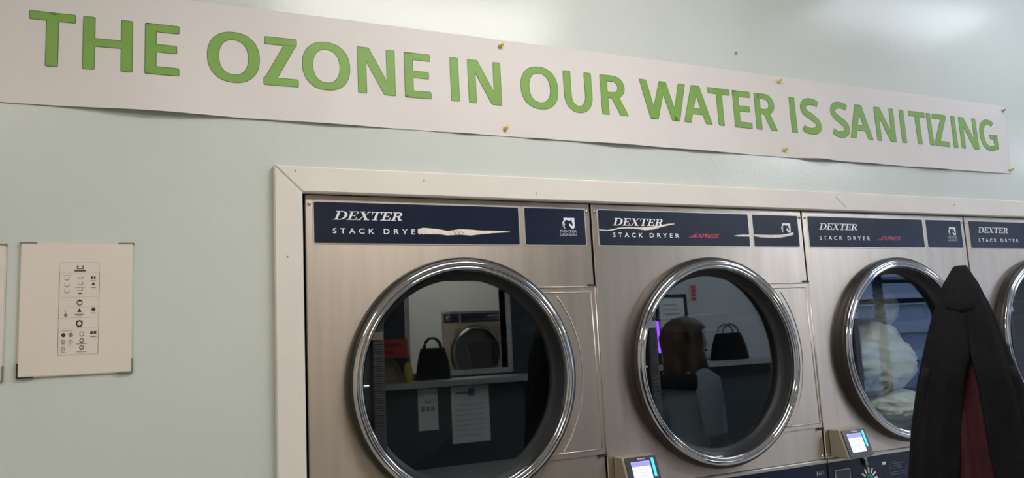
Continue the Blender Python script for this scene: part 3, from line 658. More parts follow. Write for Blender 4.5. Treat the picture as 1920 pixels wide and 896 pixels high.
# ------------------------------------------------------------------ notices on the left wall
def notice(x0, x1, z0, z1, label, full):
    t = empty('notice_sheet', ((x0+x1)/2, 0, z0)); W, H = x1-x0, z1-z0
    P = lambda mb, nm, mt, **k: mb.build(nm, mt, t, **k)
    P(MB().prism(rrect(-W/2, W/2, 0, H, 0.002), -0.0055, -0.0005, 0.001), 'backing', mat('acrylic edge', (0.62,0.58,0.52), 0.25), )
    P(MB().prism(rect(-W/2+0.0025, W/2-0.0025, 0.0025, H-0.0025), -0.0062, -0.0050), 'paper', M_SHEET)
    for sx in (-1, 1):
        for top in (0, 1):
            xa = sx*W/2; za = H if top else 0.0; L = 0.030; th = 0.0018; sz = -1 if top else 1
            pts = [(xa+sx*0.0008, za-sz*0.0008), (xa-sx*L, za-sz*0.0008), (xa-sx*L, za+sz*th), (xa-sx*th, za+sz*th), (xa-sx*th, za+sz*L*(1.0 if not top else 0.15)), (xa+sx*0.0008, za+sz*L*(1.0 if not top else 0.15))]
            area = sum(pts[i][0]*pts[(i+1) % 6][1]-pts[(i+1) % 6][0]*pts[i][1] for i in range(6))
            if area < 0: pts = pts[::-1]
            P(MB().prism(pts, -0.0072, -0.0004), 'corner_clip', M_BLACK if (sx < 0 and not top) else mat('grey clip', (0.20,0.19,0.17), 0.4))
    if not full: return tag(t, label, 'notice', 'laundry notices in clear holders')
    # print: coordinates in mm from the print block's upper left corner
    ox, oz, y = -W/2+0.0705, H-0.0395, -0.0065
    def X(v): return ox+(v/4.27-10.5)*0.001*0.985
    def Z(v): return H-0.0415-(v-60)/4.27*0.0011
    fr = MB(); 
    def line(a, b_, c, d, mb): mb.add([(X(a),y,Z(d)),(X(c),y,Z(d)),(X(c),y,Z(b_)),(X(a),y,Z(b_))], [(0,1,2,3)])
    for (a, b_, c, d) in ((50,150,375,350),(50,430,375,520),(50,600,375,815),(50,60,375,818)):
        for q in ((a,b_,c,b_+2.5),(a,d-2.5,c,d),(a,b_,a+2.5,d),(c-2.5,b_,c,d)): line(*q, fr)
    tag(fr.build('box_lines', M_INK3, t, recalc=False), kind='stuff')
    dk, md = MB(), MB()
    def ring(mb, cx, cy, r, th=6, n=14):
        vs = [(X(cx+k*math.cos(2*PI*i/n)), y-0.0001, Z(cy+k*math.sin(2*PI*i/n))) for k in (r, r-th) for i in range(n)]
        mb.add(vs, [(i,(i+1)%n,n+(i+1)%n,n+i) for i in range(n)])
    def disc(mb, cx, cy, r, n=12): mb.add([(X(cx+r*math.cos(2*PI*i/n)), y-0.0001, Z(cy+r*math.sin(2*PI*i/n))) for i in range(n)], [list(range(n))])
    def bar(mb, cx, cy, w_, h=6): line(cx-w_/2, cy-h/2, cx+w_/2, cy+h/2, mb)
    def tri(mb, cx, cy, r): mb.add([(X(cx-r),y-0.0001,Z(cy+r*0.8)),(X(cx+r),y-0.0001,Z(cy+r*0.8)),(X(cx),y-0.0001,Z(cy-r))], [(0,1,2)])
    def tub(mb, cx, cy, s_, th=6):
        for q in ((cx-s_,cy-s_*0.6,cx-s_+th,cy+s_*0.6),(cx+s_-th,cy-s_*0.6,cx+s_,cy+s_*0.6),(cx-s_,cy+s_*0.6-th,cx+s_,cy+s_*0.6)): line(*q, mb)
    tub(md, 217, 103, 28, 9); bar(dk, 198, 95, 16, 8); bar(dk, 236, 95, 16, 8); bar(dk, 217, 133, 96, 10)
    bar(md, 112, 172, 80, 4)
    for yy in (195, 247, 298): tub(md, 112, yy, 20, 4); bar(md, 112, yy+18, 24, 4)
    for yy in (190, 236, 285): tub(md, 220, yy, 20, 4)
    bar(md, 220, 270, 80, 4); bar(dk, 220, 318, 30, 10)
    bar(dk, 312, 190, 14, 22); bar(dk, 335, 190, 14, 22); tri(dk, 325, 240, 16); bar(md, 325, 272, 46, 6); bar(md, 325, 284, 30, 4); bar(md, 325, 212, 50, 3)
    ring(dk, 217, 395, 24, 7); tri(dk, 217, 375, 12)
    ring(md, 108, 460, 12, 3); disc(md, 108, 495, 15); tri(dk, 217, 458, 18); bar(md, 217, 490, 74, 6); bar(md, 217, 502, 44, 4); disc(dk, 330, 452, 17); bar(md, 330, 483, 40, 6)
    ring(dk, 218, 565, 28, 12); bar(dk, 200, 548, 16, 14); bar(dk, 236, 548, 16, 14); bar(dk, 218, 592, 34, 6)
    bar(md, 120, 622, 90, 3)
    disc(dk, 93, 655, 17); disc(md, 152, 655, 18); ring(md, 240, 650, 20, 6); bar(dk, 318, 642, 22, 22); bar(dk, 346, 642, 22, 22); bar(md, 333, 675, 50, 8)
    for cx, cy in ((93,710),(152,710),(93,768)): ring(md, cx, cy, 18, 6); bar(md, cx, cy, 14, 8); bar(md, cx, cy+26, 30, 4)
    ring(dk, 240, 705, 19, 6); bar(dk, 240, 714, 20, 8); bar(md, 240, 731, 84, 5); ring(dk, 240, 762, 19, 6); bar(dk, 240, 772, 24, 9); bar(md, 240, 794, 78, 5)
    tag(dk.build('dark_symbols', M_INK, t, recalc=False), kind='stuff'); tag(md.build('grey_symbols', M_INK2, t, recalc=False), kind='stuff')
    return tag(t, label, 'notice', 'laundry notices in clear holders')
notice(-0.580, -0.368, 1.5675, 1.8465, 'white laundry-symbol notice in a clear holder left of the dryers', True)
notice(-0.816, -0.604, 1.5635, 1.8425, 'notice in a clear holder cut off by the left edge', True)

# ------------------------------------------------------------------ jacket hanging on a coat stand
CX, CY = 1.10, -0.88
E1 = Vector((0.57607, -0.81740, 0)); E2 = Vector((-0.81740, -0.57607, 0))     # to its side and to its front
stand = empty('coat_stand', (CX, CY, 0)); tag(stand, 'slim black coat stand hidden under the hanging jacket', 'coat stand')
MB().lathe([(0.0005,0.03),(0.05,0.028),(0.19,0.012),(0.20,0.004),(0.20,0.0),(0.0005,0.0)], 0, 0, 40, axis='z').build('base', M_BLACK, stand, smooth=True, angle=0.6)
MB().tube([(0,0,0.02),(0,0,1.665)], 0.009, 14).build('pole', M_BLACK, stand, smooth=True, angle=0.6)
MB().tube([(0,0,1.58),(0.012,0.008,1.575),(0.028,0.02,1.59),(0.032,0.023,1.61)], 0.004, 8).build('hook', M_BLACK, stand, smooth=True)
jacket = empty('jacket', (CX, CY, 0)); tag(jacket, 'black hooded jacket with a maroon inside hanging in front of the dryers', 'jacket')
PROF = [(1.692,-0.0115,0.0105),(1.686,-0.0155,0.0140),(1.676,-0.0215,0.0185),(1.660,-0.032,0.0255),(1.610,-0.0535,0.0435),(1.547,-0.0735,0.0585),(1.496,-0.0885,0.0700),(1.465,-0.0970,0.0785),(1.385,-0.1140,0.0910),(1.290,-0.1290,0.1050),(1.150,-0.150,0.128),(1.000,-0.168,0.150),(0.860,-0.180,0.168),(0.740,-0.186,0.176)]
def prof(z):
    for a, c in zip(PROF, PROF[1:]):
        if z <= a[0] and z >= c[0]:
            t = (a[0]-z)/(a[0]-c[0]); return a[1]+(c[1]-a[1])*t, a[2]+(c[2]-a[2])*t
    return PROF[-1][1:] if z < PROF[-1][0] else PROF[0][1:]
OPEN_Z = 1.525
def gap(z):  # half opening angle of the front
    if z >= OPEN_Z: return 0.0, 0.0
    t = (OPEN_Z-z); l = min(0.52, 1.6*t**0.62*0.55+0.05); rg = min(0.15, 0.06+0.35*t); return l*min(1, t/0.03), rg*min(1, t/0.03)
def fold(a, z):
    d = max(0, 1.66-z); k = min(1.0, d/0.35)
    v = 0.055*math.sin(5*a+1.2+2.0*z)+0.045*math.sin(9*a-0.7+3*z)+0.03*math.sin(14*a+2.1-2*z)
    v += 0.05*noise.noise((math.cos(a)*1.7, math.sin(a)*1.7, z*4.0))
    return 1+v*(0.25+1.0*k)+0.035*noise.noise((math.cos(a)*4, math.sin(a)*4, z*11))*min(1, d/0.08)
def shell(zs, n, scale, dep, opening, foldk=1.0, ph=0.0):
    rings = []
    for z in zs:
        l, r = prof(z); c = (l+r)/2; hw = (r-l)/2*scale
        gl, gr = gap(z) if opening else (0, 0)
        ring = []
        a0 = -PI/2+0.12
        for i in range(n+1):
            # angle 0 = side (E1), -pi/2 = front; run once around from right of the opening to left of it
            a = (a0+gr)+(2*PI-gl-gr)*i/n
            f = 1+(fold(a+ph, z)-1)*foldk
            fx = min(f, 1.04) if abs(math.cos(a)) > 0.75 else f
            x = c+hw*fx*math.cos(a); d = hw*dep*f*math.sin(a)
            if opening and z < OPEN_Z:   # edges of the opening roll inwards on the left, overlap on the right
                u = i/n
                if u > 0.94: d += (u-0.94)/0.06*0.022*min(1, (OPEN_Z-z)/0.1)
                if u < 0.05: d -= (0.05-u)/0.05*0.006
            p = E1*x-E2*d
            ring.append((p.x, p.y, z+0.004*noise.noise((a*2, z*9, 3.3))))
        rings.append(ring)
    return rings
zs = [1.692,1.689,1.684,1.676,1.666,1.655]+[1.64-0.02*i for i in range(46)]
b = MB(); rg = shell(zs, 110, 1.0, 0.85, True); b.loft(rg, closed=False, cap=False)
top = rg[0]; b.add(top+[(sum(p[0] for p in top)/len(top), sum(p[1] for p in top)/len(top), 1.6945)], [(i, i+1, len(top)) for i in range(len(top)-1)])
o = b.build('shell', M_COAT, jacket, smooth=True); so = o.modifiers.new('cloth', 'SOLIDIFY'); so.thickness = 0.004; so.offset = -1
b = MB(); zs2 = [1.60-0.02*i for i in range(41)]
rings = []
for z in zs2:
    l, r = prof(z); c = (l+r)/2-0.006; hw = (r-l)/2*0.80; ring = []
    for i in range(90):
        a = 2*PI*i/90; f = fold(a*1.0+0.8, z*1.2)*0.97+0.05*math.sin(11*a+7*z)
        if math.sin(a) < -0.2: f += 0.10*math.sin(a*16+z*2.5)*min(1,(1.6-z)/0.15)
        p = E1*(c+hw*f*math.cos(a))-E2*(hw*0.82*f*math.sin(a)); ring.append((p.x, p.y, z))
    rings.append(ring)
b.loft(rings, cap=True); o = b.build('lining', M_MAROON, jacket, smooth=True); o['label'] = 'maroon inside showing through the open front'
# hood fold and sleeves
zh = [1.6915,1.688,1.682,1.673,1.662,1.650,1.636,1.622,1.608,1.594,1.580]
rg = shell(zh, 110, 1.025, 0.87, False); hr = []
for k, ring in enumerate(rg):
    out = []
    for i, p in enumerate(ring[:-1]):
        a = -PI/2+0.12+2*PI*i/110; front = max(0, -math.sin(a)); t = k/10
        zz = 1.692-(1.692-p[2])*(0.55+0.28*front**2); sc = 1.0
        if zz < p[2]-0.001 or True:
            l0, r0 = prof(p[2]); l1, r1 = prof(zz); sc = (r1-l1)/(r0-l0)
        sc *= (1.0, 1.0, 1.0, 1.0, 1.0, 1.0, 1.0, 1.0, 0.995, 0.975, 0.94)[k]
        out.append((p[0]*sc, p[1]*sc, zz+0.006*t*noise.noise((a*2.2, 1.0, 4.0))))
    hr.append(out)
b = MB(); b.loft(hr, cap=False); o = b.build('hood', M_COAT, jacket, smooth=True); so = o.modifiers.new('cloth', 'SOLIDIFY'); so.thickness = 0.004; so.offset = -1
for sgn in (-1, 1):
    b = MB(); rings = []
    for i in range(34):
        z = 1.50-0.0215*i; l, r = prof(z); c = (l+r)/2; hw = (r-l)/2; rad = 0.010+0.026*min(1, i/14)
        cx = c+sgn*(hw-rad*1.0); ring = []
        for j in range(26):
            a = 2*PI*j/26; k = 1+0.10*math.sin(3*a+z*31)+0.08*math.sin(z*55+a)
            p = E1*(cx+rad*0.9*k*math.cos(a))+E2*(hw*0.30+rad*1.0*k*math.sin(a)); ring.append((p.x, p.y, z))
        rings.append(ring)
    b.loft(rings); b.build('sleeve', M_COAT, jacket, smooth=True)

# ------------------------------------------------------------------ laundry inside the third dryer
def lump(name, c, r, mt, label, seed, amp=0.22):
    bm = bmesh.new(); bmesh.ops.create_icosphere(bm, subdivisions=5, radius=1.0)
    for v in bm.verts:
        n = v.co.normalized(); q = n*1.6+Vector((seed*3.1, seed*1.7, seed))
        rid = 1-abs(noise.noise(q*1.5))*2; rid2 = 1-abs(noise.noise(q*3.1))*2
        k = 1+amp*(0.5*rid+0.38*rid2+0.22*(1-abs(noise.noise(q*6.3))*2)+0.5*noise.noise(q*0.8))
        v.co = Vector((c[0]+n.x*r[0]*k, c[1]+n.y*r[1]*k, c[2]+n.z*r[2]*k))
        y_min = 0.030                        # pressed against the door glass
        if v.co.y < y_min: v.co.y = y_min+0.10*(v.co.y-y_min)*0.0+0.004*noise.noise(q*5)+0.004
    me = bpy.data.meshes.new(name); bm.to_mesh(me); bm.free(); me.materials.append(mt)
    for p in me.polygons: p.use_smooth = True
    o = bpy.data.objects.new(name, me); COL.objects.link(o)
    return tag(o, label, 'laundry', 'laundry in the third dryer')
DX3 = 1.6+DCX
lump('garment', (DX3, 0.28, 1.255), (0.19, 0.17, 0.055), mat('dark cloth', (0.03,0.032,0.04), 0.9), 'dark garment at the bottom of the third dryer', 1)
lump('towel', (DX3-0.02, 0.165, 1.465), (0.185, 0.125, 0.115), mat('grey khaki cloth', (0.66,0.65,0.57), 0.9, bump=0.2), 'pale grey crumpled cloth behind the third dryer\'s glass', 5, 0.26)
lump('towel', (DX3+0.075, 0.22, 1.65), (0.11, 0.11, 0.08), mat('grey cloth', (0.55,0.55,0.50), 0.9, bump=0.2), 'grey cloth heaped highest in the third dryer', 9, 0.24)
lump('towel', (DX3+0.06, 0.115, 1.305), (0.12, 0.07, 0.05), mat('white cloth', (0.80,0.80,0.74), 0.9), 'white cloth low behind the third dryer\'s glass', 13, 0.2)

# ------------------------------------------------------------------ the other side of the room (seen in the door glass)
c5 = copy_tree(D[2]); c5.location = (3.47, -6.4, 0); c5.rotation_euler = (0, 0, PI)
for ch in list(c5.children):
    if ch.name.split('.')[0] == 'card_reader':
        for g in list(ch.children): bpy.data.objects.remove(g)
        bpy.data.objects.remove(ch)
tag(c5, 'stack dryer in the room behind the hatch, seen reflected in the nearest door', 'dryer')
ct = empty('service_counter', (2.4, -3.75, 0)); tag(ct, 'long dark counter with a grey ledge along the back of the room', 'counter')
def cpart(nm, mb, mt):
    o = mb.build(nm, mt, ct); o.location = (-2.4, 3.75, 0); return o
cpart('ledge', MB().box(-0.6, 5.2, -3.99, -3.52, 1.305, 1.345), M_LAM)
for i in range(4): cpart('front_panel', MB().box(-0.55+i*1.43, -0.55+i*1.43+1.424, -3.98, -3.60, 0.10, 1.304), mat('counter front', (0.055,0.066,0.074), 0.5, noise_amt=0.1, nscale=4))
cpart('kick_board', MB().box(-0.5, 5.1, -3.97, -3.66, 0.0, 0.10), M_BLACK)
def flyer(x0, x1, z0, z1, y, label, marks):
    t = MB().box(x0, x1, y, y+0.0015, z0, z1).build('flyer', M_SIGNW, None); tag(t, label, 'flyer', 'flyers on the counter front')
    for (a, b_, c, d, mt) in marks: MB().box(x0+a*(x1-x0), x0+c*(x1-x0), y+0.0015, y+0.0022, z0+b_*(z1-z0), z0+d*(z1-z0)).build('print', mt, t)
    return t
FY = -3.5995
M_BLUEP = mat('blue print', (0.05,0.09,0.25), 0.6)
flyer(1.705, 2.005, 0.885, 1.295, FY, 'larger white flyer with a blue mark on the dark counter front', [(0.12,0.86,0.45,0.90,M_BLUEP),(0.45,0.82,0.62,0.95,M_BLUEP)]+[(0.12,0.12+0.09*i,0.85,0.14+0.09*i,M_INK3) for i in range(7)])
flyer(1.450, 1.600, 1.000, 1.295, FY, 'smaller white flyer with dark squares on the counter front', [(0.16,0.45,0.34,0.57,M_INK2),(0.42,0.45,0.56,0.57,M_INK2),(0.64,0.45,0.82,0.57,M_INK2),(0.35,0.66,0.65,0.70,M_INK2)])
rs = empty('counter_sign', (1.315, -3.78, 1.345)); tag(rs, 'red sign standing on the counter ledge', 'sign')
MB().box(-0.125, 0.125, -0.004, 0.004, 0.18, 0.32).build('panel', mat('red sign', (0.45,0.04,0.035), 0.5), rs)
for i in range(2): MB().box(-0.095, 0.08-0.05*i, 0.004, 0.005, 0.265-0.05*i, 0.285-0.05*i).build('print', mat('dark red', (0.2,0.01,0.01), 0.5), rs)
MB().box(-0.01, 0.01, -0.012, -0.004, 0.0, 0.30).build('stem', M_BLACK, rs); MB().box(-0.06, 0.06, -0.04, 0.04, 0.0, 0.008).build('foot', M_BLACK, rs)
bag = MB(); bag.prism([(1.18,1.3455),(1.385,1.3455),(1.335,1.46),(1.29,1.53),(1.19,1.545)], -3.74, -3.64, 0.01); o = bag.build('paper_bag', mat('kraft paper', (0.38,0.30,0.20), 0.8, noise_amt=0.1), None); tag(o, 'tan paper bag on the counter ledge under the red sign', 'bag')
bt = empty('spray_bottle', (1.41, -3.68, 1.345)); tag(bt, 'yellow bottle beside the tan bag on the ledge', 'bottle')
MB().lathe([(0.0005,0),(0.030,0),(0.033,0.01),(0.033,0.10),(0.024,0.135),(0.012,0.15),(0.0005,0.15)], 0, 0, 20, axis='z').build('body', mat('yellow plastic', (0.50,0.40,0.06), 0.4), bt, smooth=True, angle=0.6)
MB().lathe([(0.0005,0.15),(0.014,0.15),(0.014,0.18),(0.0005,0.182)], 0, 0, 16, axis='z').build('cap', M_BLACK, bt, smooth=True, angle=0.6)
def handbag(x, y, z, w_, d, h, label):
    t = empty('handbag', (x, y, z)); tag(t, label, 'bag'); rings = []
    for i in range(12):
        q = i/11; k = 1-0.30*q**2; rings.append([(w_/2*k*math.copysign(abs(math.cos(a))**0.6, math.cos(a)), d/2*k*math.copysign(abs(math.sin(a))**0.6, math.sin(a))*(1-0.3*q), h*q) for a in [2*PI*j/28 for j in range(28)]])
    MB().loft(rings).build('body', M_COAT, t, smooth=True, angle=0.9)
    for s_ in (-1, 1): MB().tube([(-w_*0.25, s_*d*0.15, h*0.95)]+[(w_*0.25*-math.cos(PI*i/10), s_*d*0.18, h*0.97+h*0.35*math.sin(PI*i/10)) for i in range(1,10)]+[(w_*0.25, s_*d*0.15, h*0.95)], 0.008, 8).build('strap', M_BLACK, t, smooth=True)
handbag(1.68, -3.90, 1.3455, 0.27, 0.10, 0.24, 'black bag standing before the hatch on the ledge')
handbag(4.45, -3.76, 1.3455, 0.36, 0.20, 0.24, 'black bag with straps on the far end of the counter')
tb = empty('folding_table', (1.6, -3.15, 0)); tag(tb, 'grey folding table in front of the counter', 'table')
MB().box(-1.0, 1.0, -0.33, 0.33, 0.715, 0.75).build('table_top', M_LAM, tb)
for sx in (-0.9, 0.9):
    for sy in (-0.27, 0.27): MB().tube([(sx, sy, 0), (sx, sy, 0.716)], 0.016, 10).build('leg', M_BLACK, tb)
fr = empty('framed_certificate', (4.02, YB, 1.56)); tag(fr, 'black-framed notice on the pale back wall', 'picture')
for q in ((-0.17,0.17,0,0.025),(-0.17,0.17,0.375,0.40),(-0.17,-0.145,0.025,0.375),(0.145,0.17,0.025,0.375)): MB().box(q[0], q[1], 0.0, 0.022, q[2], q[3]).build('frame_rail', M_BLACK, fr)
MB().box(-0.145, 0.145, 0.001, 0.008, 0.025, 0.375).build('sheet', M_SIGNW, fr)
for i in range(6): MB().box(-0.10+0.01*(i%2), 0.09-0.015*(i%3), 0.008, 0.009, 0.09+0.042*i, 0.098+0.042*i).build('text_line', M_INK2, fr)
rv = empty('wall_sign', (4.285, YB, 1.89)); tag(rv, 'narrow vertical red lettered sign on the pale back wall', 'sign')
MB().box(-0.045, 0.045, 0, 0.004, 0, 0.16).build('panel', mat('pinkish sign', (0.62,0.45,0.47), 0.6), rv)
for i in range(4): MB().box(-0.026, 0.026, 0.004, 0.006, 0.012+0.036*i, 0.038+0.036*i).build('block_mark', mat('red mark', (0.55,0.05,0.08), 0.5), rv)
pl = empty('purple_light', (3.64, -3.70, 1.345)); tag(pl, 'purple light tube standing on the counter before the framed notice', 'light')
MB().lathe([(0.0005,0.012),(0.04,0.010),(0.045,0.0),(0.0005,0.0)], 0, 0, 24, axis='z').build('foot', M_BLACK, pl, smooth=True, angle=0.6)
MB().box(-0.028, 0.028, -0.012, 0.0, 0.01, 0.40).build('holder', M_BLACK, pl)
MB().tube([(0,0.012,0.10),(0,0.012,0.37)], 0.010, 12).build('tube', mat('purple glow', (0.2,0.05,0.4), 0.4, emit=(0.27,0.07,1.0), estr=7.0), pl)
sg = empty('window_sign', (6.42, -3.95, 1.93)); tag(sg, 'small blue lit sign in the shop window', 'sign')
MB().prism([(-0.14,0.16),(0.0,0.0),(0.05,0.07),(0.16,0.13),(0.02,0.16)][::-1], 0, 0.02).build('panel', mat('blue glow', (0.05,0.05,0.3), 0.4, emit=(0.08,0.10,1.0), estr=3.0), sg)
MB().tube([(0,0.01,0.15),(0,0.01,0.72)], 0.002, 6).build('cord', M_BLACK, sg)
ps = MB().box(6.30, 6.66, -3.998, -3.990, 1.42, 1.66).build('window_poster', mat('poster blue', (0.16,0.22,0.40), 0.6), None); tag(ps, 'blue poster in the shop window', 'poster')
MB().box(6.36, 6.52, -3.990, -3.988, 1.50, 1.62).build('print', M_INK, ps); MB().box(6.54, 6.64, -3.990, -3.988, 1.44, 1.54).build('print', M_SIGNW, ps)

# ------------------------------------------------------------------ the person reflected in the second door
def skin_mesh(joints, edges, root, subd=2):
    """joints: name -> (pos, radius); returns an evaluated mesh"""
    ks = list(joints); me = bpy.data.meshes.new('sk'); me.from_pydata([joints[k][0] for k in ks], [(ks.index(a), ks.index(c)) for a, c in edges], [])
    ob = bpy.data.objects.new('sk', me); COL.objects.link(ob)
    md = ob.modifiers.new('skin', 'SKIN'); md.use_smooth_shade = True
    for i, k in enumerate(ks):
        r = joints[k][1]; r = r if isinstance(r, tuple) else (r, r)
        sv = me.skin_vertices[0].data[i]; sv.radius = r; sv.use_root = (k == root)
    s2 = ob.modifiers.new('sub', 'SUBSURF'); s2.levels = subd; s2.render_levels = subd
    dg = bpy.context.evaluated_depsgraph_get(); dg.update()
    out = bpy.data.meshes.new_from_object(ob.evaluated_get(dg)); bpy.data.objects.remove(ob)
    return out
person = empty('person', (2.36, -1.62, 0.0), math.atan2(0.05, 0.9)+PI/2)   # local -y is where the person faces
tag(person, 'person with long brown hair in a grey-blue top, seen reflected in the second door', 'person')
M_SKIN = mat('skin', (0.55,0.34,0.25), 0.5); M_HAIR = mat('brown hair', (0.12,0.075,0.050), 0.5, noise_amt=0.5, nscale=4, stretch=(40,40,3), bump=0.4, bscale=12)
M_TOP = mat('grey blue top', (0.30,0.36,0.43), 0.9, bump=0.2, bscale=30); M_JEAN = mat('dark trousers', (0.03,0.035,0.05), 0.9); M_SHOE = mat('dark shoe', (0.02,0.02,0.02), 0.5); M_SCARF = mat('dark scarf', (0.02,0.022,0.028), 0.95, bump=0.5, bscale=60)
J = {'pelvis':((0,0,0.92),(0.13,0.10)),'waist':((0,0,1.05),(0.115,0.085)),'chest':((0,0.01,1.24),(0.135,0.10)),'neckb':((0,0.015,1.38),(0.06,0.055)),'neckt':((0,0.0,1.45),(0.048,0.05)),'skull':((0,-0.005,1.53),(0.06,0.07))}
Ed = [('pelvis','waist'),('waist','chest'),('chest','neckb'),('neckb','neckt'),('neckt','skull')]
for sd, s_ in (('l',1),('r',-1)):
    J.update({sd+'hip':((s_*0.085,0,0.87),(0.082,0.085)),sd+'knee':((s_*0.095,-0.01,0.48),0.056),sd+'ank':((s_*0.10,0.02,0.085),0.036),sd+'toe':((s_*0.115,-0.13,0.035),(0.035,0.026)),
              sd+'sh':((s_*0.150,0.015,1.335),0.040),sd+'elb':((s_*0.235,0.03,1.07),0.038),sd+'wri':((s_*0.225,-0.09,0.87),0.025),sd+'palm':((s_*0.222,-0.125,0.80),(0.030,0.018))})
    Ed += [('pelvis',sd+'hip'),(sd+'hip',sd+'knee'),(sd+'knee',sd+'ank'),(sd+'ank',sd+'toe'),('chest',sd+'sh'),(sd+'sh',sd+'elb'),(sd+'elb',sd+'wri'),(sd+'wri',sd+'palm')]
body_me = skin_mesh(J, Ed, 'pelvis')
bm = bmesh.new(); bm.from_mesh(body_me)
def fingers(bm, s_):
    for k, (dy, L) in enumerate(((-0.028,0.062),(-0.010,0.072),(0.008,0.068),(0.026,0.052))):
        base = Vector((s_*0.222, -0.128+dy*0.9, 0.785)); d1 = Vector((-s_*0.10, -0.25, -1)).normalized(); d2 = Vector((-s_*0.45, -0.15, -0.9)).normalized(); d3 = Vector((-s_*0.8, 0.0, -0.6)).normalized()
        p = [base, base+d1*L*0.45, base+d1*L*0.45+d2*L*0.32, base+d1*L*0.45+d2*L*0.32+d3*L*0.25]
        q = MB().tube(p, [0.0095,0.0088,0.008,0.0062], 8); me_ = bpy.data.meshes.new('f'); me_.from_pydata([tuple(v) for v in q.v], [], q.f); bm.from_mesh(me_); bpy.data.meshes.remove(me_)
    b0 = Vector((s_*0.215, -0.150, 0.835)); q = MB().tube([b0, b0+Vector((-s_*0.012,-0.030,-0.022)), b0+Vector((-s_*0.026,-0.046,-0.050))], [0.012,0.0105,0.008], 8)
    me_ = bpy.data.meshes.new('f'); me_.from_pydata([tuple(v) for v in q.v], [], q.f); bm.from_mesh(me_); bpy.data.meshes.remove(me_)
fingers(bm, 1); fingers(bm, -1)
# head with face (faces -y), centre 1.555
hb = bmesh.new(); bmesh.ops.create_uvsphere(hb, u_segments=40, v_segments=28, radius=1.0)
for v in hb.verts:
    n = v.co.copy(); x, y, z = n.x*0.076, n.y*0.095, n.z*0.112
    if n.z < 0: x *= 1-0.30*(-n.z)**1.5; y = y*(1-0.12*(-n.z)) - 0.012*(-n.z)
    if n.y < 0:
        g = lambda cx, cz, s1, s2: math.exp(-((x-cx)/s1)**2-((z-cz)/s2)**2)
        y -= 0.022*g(0,-0.022,0.010,0.018)+0.010*g(0,0.0,0.008,0.025)      # nose
        y += 0.010*(g(0.030,0.006,0.014,0.010)+g(-0.030,0.006,0.014,0.010))  # eye sockets
        y -= 0.006*(g(0,-0.052,0.020,0.005)+g(0,-0.062,0.018,0.005)); y += 0.004*g(0,-0.057,0.022,0.0025)  # lips
        y -= 0.006*g(0,-0.090,0.020,0.014)                                   # chin
    v.co = (x, y-0.012, z+1.555)
me_ = bpy.data.meshes.new('h'); hb.to_mesh(me_); hb.free(); bm.from_mesh(me_); bpy.data.meshes.remove(me_)
for s_ in (-1, 1):   # ears
    q = MB().lathe([(0.0005,-0.004),(0.012,-0.006),(0.020,-0.002),(0.018,0.006),(0.0005,0.008)], 0, 0, 16); me_ = bpy.data.meshes.new('e'); me_.from_pydata([(s_*(0.074+v[1]*0.8), v[0]*0.7+0.004, v[2]*1.35+1.55) for v in q.v], [], q.f); bm.from_mesh(me_); bpy.data.meshes.remove(me_)
bmesh.ops.recalc_face_normals(bm, faces=bm.faces)
me = bpy.data.meshes.new('body'); bm.to_mesh(me); bm.free(); me.materials.append(M_SKIN)
for p in me.polygons: p.use_smooth = True
o = bpy.data.objects.new('body', me); COL.objects.link(o); o.parent = person
for s_ in (-1, 1):
    MB().lathe([(0.0002,-0.0125),(0.005,-0.0108),(0.009,-0.005),(0.011,0.0)], 0, 0, 14).build('eye', mat('eye', (0.6,0.6,0.6), 0.2), person, smooth=True).location = (s_*0.030, -0.0895, 1.561)
MB().loft([[(0.022*k*math.cos(a), -0.1065-0.006*k, 1.498+0.0065*k*math.sin(a)) for a in [2*PI*j/18 for j in range(18)]] for k in (1.0, 0.75, 0.3)]).build('lips', mat('lips', (0.42,0.16,0.14), 0.45), person, smooth=True)
def oval(rx, ry, z, cx=0.0, cy=0.0, n=32, ph=0.0):
    return [(cx+rx*(1+0.03*math.sin(5*a+z*20+ph))*math.cos(a), cy+ry*(1+0.03*math.sin(4*a-z*17+ph))*math.sin(a), z) for a in [2*PI*j/n for j in range(n)]]
tp = MB().loft([oval(*r) for r in ((0.150,0.118,0.84,0,0.0),(0.158,0.124,0.86,0,0.0),(0.162,0.126,0.93,0,0.0),(0.142,0.112,1.05,0,0.0),(0.152,0.118,1.15,0,0.0),(0.172,0.124,1.25,0,0.01),(0.186,0.110,1.32,0,0.012),(0.176,0.092,1.365,0,0.014),(0.120,0.078,1.395,0,0.015),(0.066,0.064,1.425,0,0.012))])
for s_ in (-1, 1):
    tp.tube([(s_*0.130,0.012,1.352),(s_*0.172,0.015,1.335),(s_*0.205,0.022,1.24),(s_*0.236,0.030,1.075),(s_*0.236,0.012,1.03),(s_*0.230,-0.060,0.925),(s_*0.226,-0.088,0.875)], [0.060,0.072,0.066,0.056,0.055,0.045,0.039], 20)
tp.build('top', M_TOP, person, smooth=True, angle=1.2)
tr = MB().loft([oval(*r) for r in ((0.120,0.10,0.80,0,0.0),(0.150,0.118,0.82,0,0.0),(0.152,0.118,0.90,0,0.0),(0.140,0.108,0.98,0,0.0))])
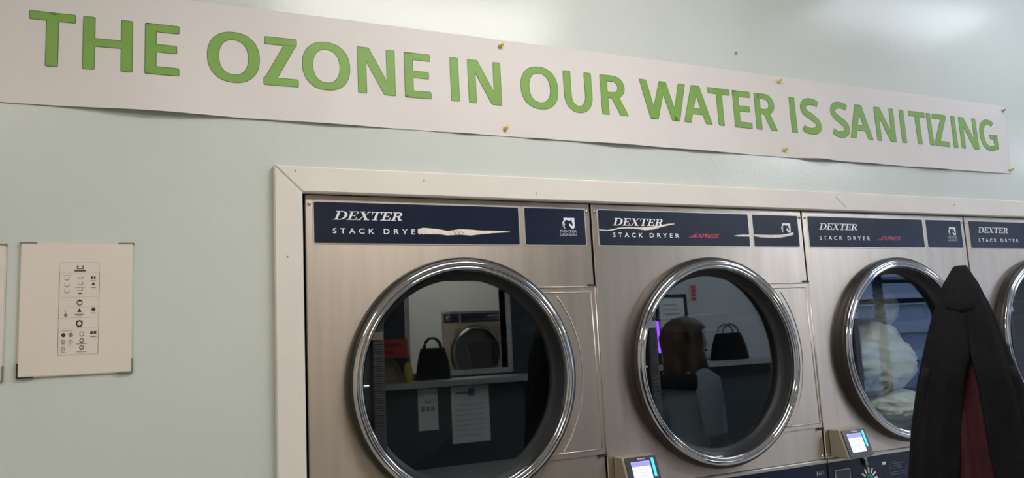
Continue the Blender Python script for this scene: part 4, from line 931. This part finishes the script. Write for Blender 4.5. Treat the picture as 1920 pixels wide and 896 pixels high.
for s_ in (-1, 1): tr.tube([(s_*0.078,0.0,0.88),(s_*0.084,0.0,0.78),(s_*0.090,-0.006,0.62),(s_*0.095,-0.010,0.48),(s_*0.098,0.008,0.28),(s_*0.100,0.018,0.085)], [0.090,0.088,0.078,0.066,0.060,0.052], 20)
tr.build('trousers', M_JEAN, person, smooth=True, angle=1.2)
for s_ in (-1, 1):
    rings = []
    for yy, wx, h in ((0.075,0.020,0.055),(0.06,0.036,0.085),(0.01,0.042,0.095),(-0.06,0.044,0.065),(-0.13,0.046,0.050),(-0.175,0.030,0.035)):
        rings.append([(s_*0.108+wx*math.cos(a), yy, max(0.0, h/2+h/2*math.sin(a)*1.05)) for a in [2*PI*j/18 for j in range(18)]])
    MB().loft(rings).build('shoe', M_SHOE, person, smooth=True, angle=1.0)
# hair: cap and long fall over the back, scarf round the neck
rings = []
for i in range(30):
    t = i/29; z = 1.688-0.40*t; ring = []
    if t < 0.32: k = math.sqrt(max(0.0, 1-((0.32-t)/0.32)**2)); rx, ry = 0.112*k+0.004, 0.130*k+0.004
    else: u = (t-0.32)/0.68; rx, ry = 0.115-0.006*u+0.012*math.sin(u*PI), 0.134-0.01*u-0.045*u*u
    for j in range(56):
        a = 2*PI*j/56; f = 1+0.045*math.sin(a*9+z*13)+0.04*math.sin(a*17-z*21)+0.24*noise.noise((math.cos(a)*2.5, math.sin(a)*2.5, z*8))*min(1, t*4)
        x, y = rx*f*math.cos(a), ry*f*math.sin(a)+0.02
        if z < 1.615 and y < -0.045: y = -0.045+0.02*abs(x)/0.1       # open over the face
        ring.append((x, y, z))
    rings.append(ring)
MB().loft(rings).build('hair', M_HAIR, person, smooth=True)
rings = []
for i in range(40):
    a = 2*PI*i/40; ring = []
    for j in range(12):
        q = 2*PI*j/12; rr_ = 0.045*(1+0.2*noise.noise((a*3, q, 1.0))); R0 = 0.135+rr_*math.cos(q)
        ring.append((R0*1.15*math.cos(a), R0*0.95*math.sin(a)+0.02, 1.33+0.015*math.sin(a)+rr_*0.9*math.sin(q)))
    rings.append(ring)
rings.append(rings[0]); MB().loft(rings, cap=False).build('scarf', M_SCARF, person, smooth=True)
